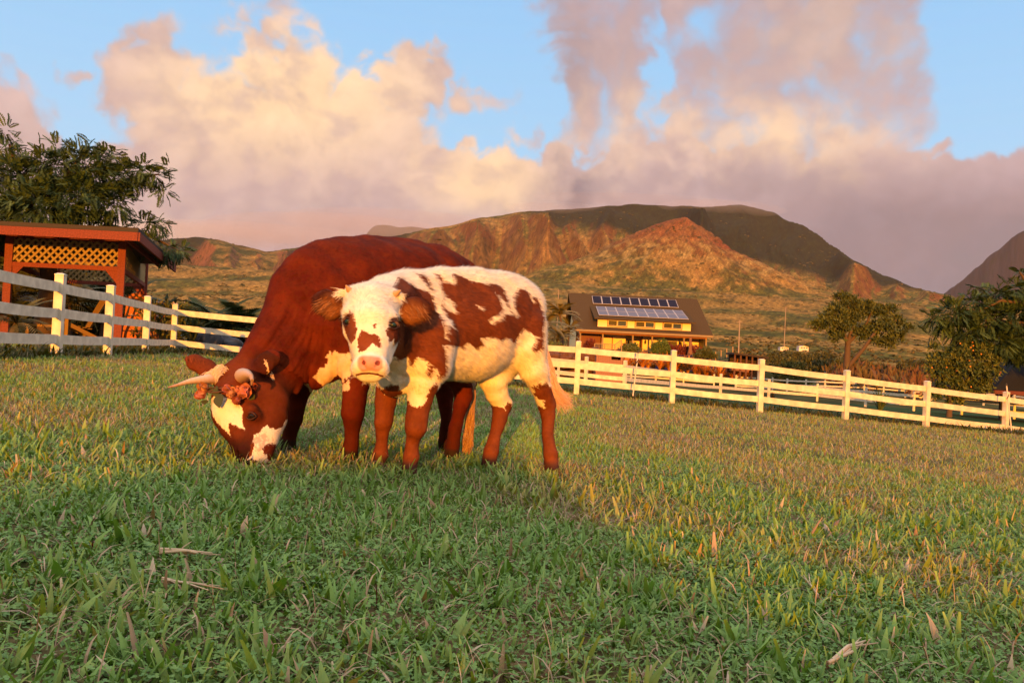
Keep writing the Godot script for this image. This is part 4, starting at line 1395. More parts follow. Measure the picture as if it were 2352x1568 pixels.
func build_trees() -> void:
	var spray := spray_mesh(8, 4)
	# big tree over the pavilion
	var base := grounded(at(95, 790, 23.0))
	var j := at(110, 560, 23.0)
	var bl := []
	for b in [[40, 420, 21.5, 95], [120, 395, 22, 85], [190, 375, 22.5, 62], [245, 362, 22.5, 42], [235, 415, 22, 62], [290, 405, 22.5, 50], [330, 395, 22.5, 40], [362, 405, 22.5, 26], [180, 455, 21.5, 85], [90, 480, 21, 95], [255, 470, 21.8, 55], [330, 520, 22.5, 34], [362, 512, 22.5, 26], [15, 350, 22, 34], [12, 300, 22, 18], [28, 322, 22, 16], [20, 500, 21, 80], [385, 572, 22.5, 30], [412, 575, 22.5, 22], [350, 560, 23, 24], [140, 345, 22, 26], [205, 335, 22.3, 22], [385, 385, 22.6, 16], [375, 440, 22.6, 18], [-60, 440, 22, 110]]: bl.append(b)
	leaf_tree("tree", "big dark green tree with hanging compound leaves over the pavilion roof", base,
		[[[base - Vector3(0, 0.2, 0), 0.30], [base.lerp(j, 0.5) + Vector3(0.1, 0, 0), 0.24], [j, 0.20]], [[j, 0.17], [at(200, 450, 22.4), 0.11], [at(300, 410, 22.5), 0.05], [at(365, 400, 22.5), 0.02]], [[j, 0.16], [at(60, 450, 22.5), 0.10], [at(20, 330, 22), 0.03]], [[j, 0.14], [at(250, 520, 23), 0.09], [at(340, 540, 22.8), 0.05], [at(410, 575, 22.5), 0.02]], [[j, 0.14], [at(140, 430, 22), 0.08], [at(190, 350, 22.4), 0.03]]],
		blobs_px(bl), spray, 0.31, 34.0, Color(0.028, 0.060, 0.022), Color(0.072, 0.118, 0.032), 0.35)
	# tree reaching in from the right edge
	base = grounded(at(2440, 930, 44.0))
	j = at(2440, 790, 44.0)
	leaf_tree("tree", "dark green tree reaching in over the right edge above the citrus", base,
		[[[base - Vector3(0, 0.2, 0), 0.42], [j, 0.34]], [[j, 0.24], [at(2352, 745, 43.5), 0.16], [at(2270, 735, 43), 0.09], [at(2190, 735, 43), 0.03]], [[j, 0.2], [at(2380, 700, 43), 0.14], [at(2300, 690, 42.5), 0.07], [at(2240, 720, 42.5), 0.03]], [[j, 0.2], [at(2360, 650, 43), 0.1], [at(2340, 620, 43), 0.03]]],
		blobs_px([[2185, 722, 43, 42], [2150, 728, 43, 20], [2235, 700, 43, 40], [2290, 680, 43, 36], [2270, 735, 43, 52], [2330, 665, 43, 26], [2345, 630, 43, 14], [2330, 730, 43, 62], [2225, 765, 43, 46], [2290, 785, 43, 52], [2350, 790, 43.5, 60], [2410, 700, 44, 90], [2420, 800, 44, 80], [2195, 690, 43, 16], [2255, 668, 43, 18], [2160, 750, 43, 14], [2140, 770, 43, 10]]),
		spray, 0.58, 46.0, Color(0.024, 0.056, 0.022), Color(0.070, 0.115, 0.032), 0.3)
	# feathery tree in mid distance
	base = at(1944, 868, 105.0); base.y = minf(base.y, hill(base.x, 105.0) + 0.2)
	j = at(1948, 790, 105.0)
	leaf_tree("tree", "feathery olive-green tree with forking trunk in the middle distance on the right", base,
		[[[base - Vector3(0, 0.5, 0), 0.5], [base.lerp(j, 0.5), 0.42], [j, 0.34]], [[j, 0.26], [at(1930, 740, 105), 0.2], [at(1895, 745, 105), 0.1], [at(1868, 757, 105), 0.04]], [[j, 0.26], [at(1960, 740, 105), 0.2], [at(1945, 690, 105), 0.08]], [[base.lerp(j, 0.4), 0.3], [at(1985, 800, 104), 0.24], [at(2020, 750, 104), 0.16], [at(2060, 735, 104), 0.06]], [[j, 0.22], [at(1990, 745, 105), 0.16], [at(2010, 700, 105), 0.06]]],
		blobs_px([[1935, 685, 105, 22], [1955, 695, 105, 22], [1920, 712, 105, 26], [1960, 725, 105, 30], [1900, 735, 105, 26], [1872, 746, 105, 12], [1885, 750, 105, 14], [1935, 745, 105, 30], [1990, 705, 105, 24], [2020, 715, 105, 26], [2045, 712, 105, 18], [2060, 740, 105, 24], [2030, 750, 104, 30], [2065, 770, 104, 20], [2040, 785, 104, 22], [2000, 760, 105, 26], [1975, 765, 105, 22], [1925, 775, 105, 18], [2085, 755, 104, 12], [1910, 768, 105, 12], [2010, 785, 104, 14]]),
		M.sprig, 0.66, 17.0, Color(0.048, 0.072, 0.018), Color(0.110, 0.125, 0.030), 0.1)
	# citrus tree with fruit
	base = on_ground(2180, 958)
	var cd := -base.z
	j = at(2184, 915, cd)
	var cb := blobs_px([[2160, 825, cd, 32], [2200, 810, cd, 34], [2245, 812, cd, 34], [2275, 825, cd, 26], [2160, 855, cd, 34], [2210, 850, cd, 46], [2255, 855, cd, 40], [2180, 890, cd, 40], [2230, 893, cd, 38], [2262, 888, cd, 26], [2140, 905, cd, 24], [2195, 920, cd, 24], [2265, 795, cd, 16], [2220, 790, cd, 16], [2145, 800, cd, 14], [2290, 850, cd, 14]])
	var tree := leaf_tree("citrus_tree", "rounded citrus tree with small orange fruit behind the long fence", base,
		[[[base - Vector3(0, 0.2, 0), 0.16], [j, 0.11]], [[j, 0.09], [at(2165, 870, cd), 0.06], [at(2155, 830, cd), 0.02]], [[j, 0.09], [at(2225, 870, cd), 0.06], [at(2250, 820, cd), 0.02]]],
		cb, M.sprig, 0.26, 9.0, Color(0.034, 0.066, 0.016), Color(0.135, 0.150, 0.034), 0.2)
	var fm := SphereMesh.new()
	fm.radius = 0.045; fm.height = 0.09; fm.radial_segments = 10; fm.rings = 6
	var om := mat(Color(0.50, 0.20, 0.02), 0.5)
	for k in 16:
		var b: Array = cb[rng.randi() % cb.size()]
		var v := rdir()
		if v.z < 0.1: v.z = absf(v.z) + 0.3
		obj("fruit", fm, om, tree).position = (b[0] as Vector3) + v.normalized() * float(b[1]) * Vector3(1.0, 0.72, 1.0) * 1.02 - base
	# little pine on the slope above the cow's back
	var pb := at(1004, 585, 260.0)
	pb.y = minf(pb.y, hill(pb.x, 260.0))
	var ptop := at(1006, 532, 260.0)
	var pine := thing("pine_tree", "small dark pointed pine showing just above the cow's back", "tree", pb)
	var ph := ptop.y - pb.y
	obj("trunk", tubem([Vector3(0, -0.5, 0), Vector3(0, ph, 0)], [0.3, 0.05], 7), M.bark, pine)
	var xf: Array[Transform3D] = []
	var cols := PackedColorArray()
	for k in 420:
		var t := pow(rng.randf(), 0.8)
		var tier := floorf(t * 12.0) / 12.0
		var r := (1.0 - tier) * 3.0 + 0.25
		var az := rnd(0, TAU)
		var q := rnd(0.2, 1.0)
		var p := Vector3(cos(az) * r * q, ph * (0.15 + 0.85 * tier) + 0.25 * q, sin(az) * r * q)
		xf.append(Transform3D(Basis(Vector3.UP, -az + PI / 2).scaled(Vector3.ONE * rnd(0.6, 1.0)), p))
		cols.append(Color(0.030, 0.045, 0.014).lerp(Color(0.07, 0.07, 0.02), rng.randf()))
	multi("crown", spray_mesh(5, 9), xf, cols, M.leaf, pine)
	# dry brush on the bank to the right
	xf = []
	cols = PackedColorArray()
	for k in 700:
		var px := rnd(1900, 2360)
		var d := rnd(86.0, 150.0)
		var q := at(px, 850, d)
		q.y = hill(q.x, d) + rnd(0.1, 1.3)
		if rng.randf() < 0.35 and px < 2080: continue
		xf.append(Transform3D(Basis.from_euler(Vector3(rnd(-0.5, 0.5), rnd(0, TAU), rnd(-0.5, 0.5))).scaled(Vector3(1, 1.3, 1) * rnd(0.7, 1.5)), q))
		cols.append(Color(0.13, 0.062, 0.032).lerp(Color(0.10, 0.085, 0.03), rng.randf()))
	tag(multi("dry_brush", M.sprig, xf, cols, M.leaf), "reddish brown dry brush on the bank behind the citrus tree", "brush")
	for s in [[1935, 850, 96.0, 2.6], [2000, 858, 92.0, 2.0], [2060, 862, 90.0, 2.4], [2110, 868, 88.0, 2.8], [2300, 868, 92.0, 3.0], [2345, 860, 95.0, 3.5], [1980, 852, 118.0, 2.2], [2095, 850, 120.0, 2.5]]:
		var p := at(s[0], s[1], s[2]); p.y = hill(p.x, s[2])
		var o := thing("bare_bush", "leafless reddish bush with upright twigs on the dry bank", "bush", p, 0.0, "bare bushes on the dry bank")
		var st := st_new()
		for k in 40:
			var az := rnd(0, TAU)
			var sp: float = s[3] * rnd(0.15, 0.55)
			tube(st, [Vector3.ZERO, Vector3(cos(az) * sp * 0.4, s[3] * 0.5, sin(az) * sp * 0.4), Vector3(cos(az) * sp, s[3] * rnd(0.7, 1.1), sin(az) * sp)], [0.035, 0.022, 0.006], 4)
		obj("twigs", st.commit(), mat(Color(0.22, 0.085, 0.045), 0.9), o).set_meta("kind", "stuff")
	for s in [[1905, 838, 130.0, 3.4], [1985, 826, 150.0, 3.0], [2030, 836, 128.0, 2.6], [2090, 838, 122.0, 3.2], [2120, 828, 140.0, 3.6], [1870, 822, 165.0, 3.4], [1780, 812, 185.0, 3.2], [1740, 806, 170.0, 2.6], [1690, 800, 160.0, 2.4], [2330, 836, 120.0, 4.0], [2290, 842, 110.0, 3.2], [1830, 800, 230.0, 4.0], [1890, 795, 240.0, 4.4], [1960, 797, 230.0, 3.6]]:
		var p := at(s[0], s[1], s[2]); p.y = hill(p.x, s[2])
		shrub("slope_bush", "dull green rounded bush on the dry slope right of the house", "bush", p, Vector3(s[3] * 1.3, s[3], s[3]), Color(0.040, 0.055, 0.014), Color(0.095, 0.090, 0.024), 260, s[3] * 0.22, "bushes on the dry slope", int(s[0]))
	# weathered posts on the bank
	for s in [[2094, 905, 2098, 878, "short weathered post left of the citrus tree, the taller one"], [2115, 908, 2117, 890, "short weathered post left of the citrus tree, the shorter one"], [2147, 925, 2149, 906, "thick weathered post close to the citrus tree"]]:
		var d := 84.0
		var po := thing("weathered_post", s[4], "post")
		obj("shaft", tubem([at(s[0], s[1] + 8, d), at(s[2], s[3], d)], [0.14, 0.12], 7), mat(Color(0.22, 0.15, 0.09), 0.9), po)

func build_shade_hedge() -> void:   # unseen leaf screen added behind the camera, top shaped to shadow the foreground
	var o := thing("hedge", "low clipped hedge behind the camera shading the foreground grass", "hedge", Vector3(0, 0, 4.5))
	var xf: Array[Transform3D] = []
	var cols := PackedColorArray()
	var xs := PackedFloat32Array([-10, -2.6, -2.1, -1.75, -1.3, -0.75, -0.35, -0.05, 0.12, 0.3, 0.8, 3.0, 7.0])
	var hs := PackedFloat32Array([0.74, 0.69, 0.72, 0.81, 0.88, 0.90, 0.92, 0.86, 0.75, 0.66, 0.64, 0.60, 0.56])
	for i in 15000:
		var x := rnd(-9.5, 6.5)
		var top := table(xs, hs, x) + 0.035 * nz2.get_noise_1d(x * 3.3)
		var y := top - absf(rnd(-1, 1)) * rng.randf() * 1.0
		if y < 0.12 - 0.05 * x: continue
		xf.append(Transform3D(Basis.from_euler(Vector3(rnd(-1, 1), rnd(0, TAU), rnd(-1, 1))).scaled(Vector3.ONE * 0.06), Vector3(x, y - 0.03, rnd(-0.3, 0.3))))
		cols.append(Color(0.05, 0.08, 0.02))
	multi("foliage", M.sprig, xf, cols, M.leaf, o)
	var tb := Vector3(-14.2, lay(-14.2, 4.0), -4.0)
	leaf_tree("tree", "low spreading tree off to the left of the pasture, shading the pavilion corner", tb, [[[tb, 0.15], [tb + Vector3(0.2, 2.0, 0), 0.10]]], [[tb + Vector3(0, 2.6, 0), 1.0], [tb + Vector3(-1.2, 2.4, 0.4), 1.0], [tb + Vector3(0.4, 3.3, 0), 0.7], [tb + Vector3(-2.6, 2.4, 0.4), 1.0]], M.sprig, 0.25, 9.0, Color(0.04, 0.07, 0.02), Color(0.08, 0.1, 0.03))
	for k in 17:
		var x := -9.5 + k
		var top := table(xs, hs, x)
		obj("stem", tubem([Vector3(x, lay(x, -4.5) - 0.1, 0), Vector3(x + 0.1, top - 0.2, 0.0)], [0.03, 0.015], 6), M.bark, o)

# ---------------------------------------------------------------- animals: a field of joined limbs, meshed as one skin
var f_lo: Vector3
var f_n: Vector3i
var f_c: float
var f_v: PackedFloat32Array
var bones: Array = []      # [a, b, radius a, radius b, squash, squash axis, blend, carve]

func bone(a: Vector3, b: Vector3, ra: float, rb: float, squash := 1.0, axis := Vector3.RIGHT, k := 0.04, cut := false) -> void:
	bones.append([[a, b], [ra, rb], squash, axis, k, cut])

func chain(pts: Array, squash := 1.0, axis := Vector3.RIGHT, k := 0.03) -> void:   # [zoomed x, zoomed y, depth, radius] ...
	var ps := []
	var rs := []
	for p in pts:
		ps.append(zc(p[0], p[1], p[2]))
		rs.append(float(p[3]))
	bones.append([ps, rs, squash, axis, k, false])

func chain_cut(pts: Array, axis: Vector3) -> void:
	chain(pts, 1.0, axis, 0.007)
	bones[bones.size() - 1][5] = true

func field_fill(lo: Vector3, hi: Vector3, cell: float) -> void:
	f_lo = lo
	f_c = cell
	f_n = Vector3i((hi - lo) / cell) + Vector3i.ONE
	f_v = PackedFloat32Array()
	f_v.resize(f_n.x * f_n.y * f_n.z)
	f_v.fill(1.0)
	var tmp := PackedFloat32Array()
	tmp.resize(f_v.size())
	var nx := f_n.x
	var nxy := f_n.x * f_n.y
	for bn in bones:
		var ps: Array = bn[0]
		var rs: Array = bn[1]
		var sq: float = bn[2]
		var ax: Vector3 = bn[3]
		var k: float = bn[4]
		var cut: bool = bn[5]
		var g := 1.0 / sq - 1.0
		var ds := minf(1.0, (1.0 + sq) * 0.5)
		tmp.fill(1.0)
		var u0 := f_n
		var u1 := Vector3i.ZERO
		var soft_k := 0.008
		for s in ps.size() - 1:
			var a: Vector3 = ps[s]
			var b: Vector3 = ps[s + 1]
			var ra: float = rs[s]
			var rb: float = rs[s + 1]
			var rm := maxf(ra, rb) * maxf(1.0, sq) + k + cell * 2.5
			var l := ((a.min(b) - Vector3.ONE * rm - lo) / cell).floor()
			var h := ((a.max(b) + Vector3.ONE * rm - lo) / cell).ceil()
			var i0 := maxi(int(l.x), 0); var i1 := mini(int(h.x), f_n.x - 1)
			var j0 := maxi(int(l.y), 0); var j1 := mini(int(h.y), f_n.y - 1)
			var k0 := maxi(int(l.z), 0); var k1 := mini(int(h.z), f_n.z - 1)
			if i1 < i0 or j1 < j0 or k1 < k0: continue
			u0 = Vector3i(mini(u0.x, i0), mini(u0.y, j0), mini(u0.z, k0))
			u1 = Vector3i(maxi(u1.x, i1), maxi(u1.y, j1), maxi(u1.z, k1))
			var ab := b - a
			ab += ax * (ab.dot(ax) * g)
			var inv := 1.0 / maxf(ab.length_squared(), 1e-9)
			for kk in range(k0, k1 + 1):
				for jj in range(j0, j1 + 1):
					var at_ := kk * nxy + jj * nx + i0
					var p := lo + Vector3(i0, jj, kk) * cell - a
					for ii in range(i0, i1 + 1):
						var w := p + ax * (p.dot(ax) * g)
						var t := clampf(w.dot(ab) * inv, 0.0, 1.0)
						var d := ((w - ab * t).length() - ra - (rb - ra) * t) * ds
						var o := tmp[at_]
						var hh := maxf(soft_k - absf(o - d), 0.0)
						tmp[at_] = minf(o, d) - hh * hh * 0.25 / soft_k
						at_ += 1
						p.x += cell
		for kk in range(u0.z, u1.z + 1):
			for jj in range(u0.y, u1.y + 1):
				var at_ := kk * nxy + jj * nx + u0.x
				for ii in range(u0.x, u1.x + 1):
					var d := tmp[at_]
					var o := f_v[at_]
					if cut:
						d = -d
						var hh := maxf(k - absf(o - d), 0.0) / k
						f_v[at_] = maxf(o, d) + hh * hh * k * 0.25
					else:
						var hh := maxf(k - absf(o - d), 0.0) / k
						f_v[at_] = minf(o, d) - hh * hh * k * 0.25
					at_ += 1

func probe(p: Vector3) -> float:
	var q := (p - f_lo) / f_c
	var i := int(q.x); var j := int(q.y); var k := int(q.z)
	if q.x < 0 or q.y < 0 or q.z < 0 or i >= f_n.x - 1 or j >= f_n.y - 1 or k >= f_n.z - 1: return 1.0
	var u := q.x - i; var v := q.y - j; var w := q.z - k
	var o := k * f_n.x * f_n.y + j * f_n.x + i
	var s := f_n.x * f_n.y
	var n := f_n.x
	var c0 := lerpf(lerpf(f_v[o], f_v[o + 1], u), lerpf(f_v[o + n], f_v[o + n + 1], u), v)
	o += s
	var c1 := lerpf(lerpf(f_v[o], f_v[o + 1], u), lerpf(f_v[o + n], f_v[o + n + 1], u), v)
	return lerpf(c0, c1, w)

func slope_at(p: Vector3) -> Vector3:
	var e := f_c * 0.8
	return Vector3(probe(p + Vector3(e, 0, 0)) - probe(p - Vector3(e, 0, 0)), probe(p + Vector3(0, e, 0)) - probe(p - Vector3(0, e, 0)), probe(p + Vector3(0, 0, e)) - probe(p - Vector3(0, 0, e))).normalized()

func touch(x: float, y: float, near: float, far: float) -> Vector3:   # the point of the skin met on the line of sight
	var d := near
	while d < far:
		if probe(zc(x, y, d)) < 0.0: return zc(x, y, d)
		d += 0.004
	return zc(x, y, (near + far) * 0.5)

func skin(keep: Callable, split: bool) -> Array:   # -> [vertices, normals, quads]
	var nx := f_n.x; var ny := f_n.y; var nzz := f_n.z
	var nxy := nx * ny
	var ids := PackedInt32Array()
	ids.resize(nxy * nzz)
	ids.fill(-1)
	var v := PackedVector3Array()
	var q := PackedInt32Array()
	var offs := [0, 1, nx, nx + 1, nxy, nxy + 1, nxy + nx, nxy + nx + 1]
	var corner := [Vector3(0, 0, 0), Vector3(1, 0, 0), Vector3(0, 1, 0), Vector3(1, 1, 0), Vector3(0, 0, 1), Vector3(1, 0, 1), Vector3(0, 1, 1), Vector3(1, 1, 1)]
	var ed := [[0, 1], [2, 3], [4, 5], [6, 7], [0, 2], [1, 3], [4, 6], [5, 7], [0, 4], [1, 5], [2, 6], [3, 7]]
	for k in nzz - 1:
		for j in ny - 1:
			var o := k * nxy + j * nx
			for i in nx - 1:
				var a := f_v[o]
				if absf(a) > f_c * 3.0:
					o += 1
					continue
				var neg := 0
				for c in 8:
					if f_v[o + offs[c]] < 0.0: neg += 1
				if neg > 0 and neg < 8:
					var s := Vector3.ZERO
					var n := 0
					for e in ed:
						var f0 := f_v[o + offs[e[0]]]
						var f1 := f_v[o + offs[e[1]]]
						if (f0 < 0.0) != (f1 < 0.0):
							s += (corner[e[0]] as Vector3).lerp(corner[e[1]], f0 / (f0 - f1))
							n += 1
					ids[o] = v.size()
					v.append(f_lo + (Vector3(i, j, k) + s / n) * f_c)
				o += 1
	for k in range(1, nzz - 1):
		for j in range(1, ny - 1):
			for i in range(1, nx - 1):
				var o := k * nxy + j * nx + i
				if ids[o] < 0 and ids[o - 1] < 0 and ids[o - nx] < 0 and ids[o - nxy] < 0: continue
				var f0 := f_v[o]
				for axis in 3:
					var st: int = [1, nx, nxy][axis]
					var f1 := f_v[o + st]
					if (f0 < 0.0) == (f1 < 0.0): continue
					var b: int = [nx, nxy, 1][axis]
					var c: int = [nxy, 1, nx][axis]
					var p := [ids[o], ids[o - b], ids[o - b - c], ids[o - c]]
					if p.min() < 0: continue
					if f0 < 0.0: p.reverse()
					var mid := (v[p[0]] + v[p[2]]) * 0.5
					if keep.call(mid): q.append_array(p)
	if split:
		var mids := {}
		var q2 := PackedInt32Array()
		for t in range(0, q.size(), 4):
			var p := [q[t], q[t + 1], q[t + 2], q[t + 3]]
			var m := []
			for s in 4:
				var a: int = mini(p[s], p[(s + 1) & 3])
				var b: int = maxi(p[s], p[(s + 1) & 3])
				var key := a * 4000000 + b
				if not mids.has(key):
					mids[key] = v.size()
					v.append((v[a] + v[b]) * 0.5)
				m.append(mids[key])
			var cen := v.size()
			v.append((v[p[0]] + v[p[1]] + v[p[2]] + v[p[3]]) * 0.25)
			for s in 4: q2.append_array([p[s], m[s], cen, m[(s + 3) & 3]])
		q = q2
	var nn := PackedVector3Array()
	nn.resize(v.size())
	for t in v.size():
		var g := slope_at(v[t])
		if split: v[t] -= g * probe(v[t])
		nn[t] = g
	return [v, nn, q]

func relief(part: Array, fn: Callable) -> void:   # small folds and muscles: moves the skin along its normal, then sets the normals anew
	var v: PackedVector3Array = part[0]
	var n: PackedVector3Array = part[1]
	var q: PackedInt32Array = part[2]
	for i in v.size(): v[i] += n[i] * float(fn.call(v[i]))
	var m := PackedVector3Array()
	m.resize(v.size())
	for s in range(0, q.size(), 4):
		var g := (v[q[s + 2]] - v[q[s]]).cross(v[q[s + 1]] - v[q[s + 3]])
		for k in 4: m[q[s + k]] += g
	for i in v.size():
		if m[i].length_squared() > 1e-14:
			var g := m[i].normalized()
			n[i] = g if g.dot(n[i]) > 0.0 else -g
	part[0] = v
	part[1] = n

func skin_mesh(parts: Array, colors: Array) -> ArrayMesh:
	var v := PackedVector3Array(); var n := PackedVector3Array(); var c := PackedColorArray(); var ix := PackedInt32Array()
	for t in parts.size():
		var base := v.size()
		v.append_array(parts[t][0])
		n.append_array(parts[t][1])
		c.append_array(colors[t])
		var q: PackedInt32Array = parts[t][2]
		for s in range(0, q.size(), 4):
			ix.append_array([base + q[s], base + q[s + 1], base + q[s + 2], base + q[s], base + q[s + 2], base + q[s + 3]])
	var arr := []
	arr.resize(Mesh.ARRAY_MAX)
	arr[Mesh.ARRAY_VERTEX] = v; arr[Mesh.ARRAY_NORMAL] = n; arr[Mesh.ARRAY_COLOR] = c; arr[Mesh.ARRAY_INDEX] = ix
	var am := ArrayMesh.new()
	am.add_surface_from_arrays(Mesh.PRIMITIVE_TRIANGLES, arr)
	return am

func coat(parts: Array, colors: Array, count: Array, flow: Callable) -> ArrayMesh:   # short hairs lying along the skin; flow gives direction and length
	var v := PackedVector3Array(); var n := PackedVector3Array(); var c := PackedColorArray()
	for t in parts.size():
		var vv: PackedVector3Array = parts[t][0]
		var nn: PackedVector3Array = parts[t][1]
		var q: PackedInt32Array = parts[t][2]
		var cc: PackedColorArray = colors[t]
		var nq := q.size() / 4
		for i in int(count[t]):
			var s := (rng.randi() % nq) * 4
			var a := q[s]
			var p := vv[a].lerp(vv[q[s + 2]], rng.randf()).lerp(vv[q[s + 1]], rng.randf() * 0.5)
			var nr := nn[a]
			var fl: Array = flow.call(p, nr)
			var ln: float = fl[1] * rnd(0.6, 1.25)
			if ln <= 0.0: continue
			var dir: Vector3 = fl[0] + rdir() * 0.35
			dir = (dir - nr * dir.dot(nr)).normalized()
			var side := dir.cross(nr) * float(fl[2]) * rnd(0.7, 1.3)
			var tip := p + dir * ln + nr * ln * rnd(0.08, 0.42)
			p -= nr * 0.002
			var col := cc[a] * (rnd(0.78, 1.16) + 0.22 * nz2.get_noise_3d(p.x * 45.0, p.y * 20.0, p.z * 45.0))
			var ns := (nr + dir * 0.12 + rdir() * 0.22).normalized()
			v.append_array([p - side, tip, p + side])
			n.append_array([ns, ns, ns])
			c.append_array([col, col * 1.04, col])
	var arr := []
	arr.resize(Mesh.ARRAY_MAX)
	arr[Mesh.ARRAY_VERTEX] = v; arr[Mesh.ARRAY_NORMAL] = n; arr[Mesh.ARRAY_COLOR] = c
	var am := ArrayMesh.new()
	am.add_surface_from_arrays(Mesh.PRIMITIVE_TRIANGLES, arr)
	return am

func hairs(st: SurfaceTool, count: int, root: Callable, wide: float) -> void:   # longer strands: root(k) gives points along one and its colour
	for i in count:
		var r: Array = root.call(i)
		var pts: Array = r[0]
		var col: Color = r[1]
		for k in pts.size() - 1:
			var a: Vector3 = pts[k]
			var b: Vector3 = pts[k + 1]
			var side := (b - a).cross(cam_basis.z + rdir() * 0.6).normalized() * wide
			var wa := 1.0 - 0.8 * k / (pts.size() - 1)
			var wb := 1.0 - 0.8 * (k + 1) / (pts.size() - 1)
			var nrm := ((b - a).cross(side)).normalized()
			if nrm.z < 0:
				nrm = -nrm
				side = -side
			nrm = (nrm + Vector3(0, 0.3, 0)).normalized()
			for p in [a - side * wa, a + side * wa, b + side * wb, a - side * wa, b + side * wb, b - side * wb]:
				st.set_color(col); st.set_normal(nrm); st.add_vertex(p)

func in_poly(poly: PackedVector2Array, box_: Rect2, p: Vector2) -> bool:
	return box_.has_point(p) and Geometry2D.is_point_in_polygon(p, poly)

func poly_of(flat: Array, map: Callable) -> Array:   # [polygon, its box]
	var pl := PackedVector2Array()
	for i in range(0, flat.size(), 2): pl.append(map.call(flat[i], flat[i + 1]))
	var r := Rect2(pl[0], Vector2.ZERO)
	for p in pl: r = r.expand(p)
	return [pl, r]

func ellipsoid_mesh(r: Vector3, seg := 20) -> SphereMesh:
	var m := SphereMesh.new()
	m.radius = 0.5
	m.height = 1.0
	m.radial_segments = seg
	m.rings = seg / 2
	return m

func eye(parent: Node, p: Vector3, r: float, gaze: Vector3, iris: Color, lid: Color) -> void:
	var e := Node3D.new()
	e.name = "eye"
	parent.add_child(e, true)
	e.transform = Transform3D(Basis.looking_at(-gaze, Vector3.UP), p)   # +z looks out
	var em := mat(Color(0.012, 0.008, 0.008), 0.12, 0.4)
	var s := SphereMesh.new(); s.radius = r; s.height = r * 2; s.radial_segments = 24; s.rings = 12
	obj("eyeball", s, em, e)
	var ir := SphereMesh.new(); ir.radius = r * 0.55; ir.height = r * 1.0; ir.radial_segments = 16; ir.rings = 8
	var im := mat(iris, 0.1, 0.4)
	obj("iris", ir, im, e).position = Vector3(0.0, r * 0.10, r * 0.53)
	var lm := mat(lid, 0.6)
	for w in 2:
		var st := st_new()
		var pts := []
		var rd := []
		for k in 9:
			var t := lerpf(-1.0, 1.0, k / 8.0)
			var yy := (1.0 - t * t) * (0.78 if w == 0 else -0.70) * r
			pts.append(Vector3(t * r * 1.15, yy, sqrt(maxf(r * r * 1.25 - t * t * r * r - yy * yy, 0.02 * r * r))))
			rd.append(r * (0.20 if w == 0 else 0.14) * (1.0 - 0.5 * t * t))
		tube(st, pts, rd, 6)
		obj("eyelid", st.commit(), lm, e)

var calf: Node3D

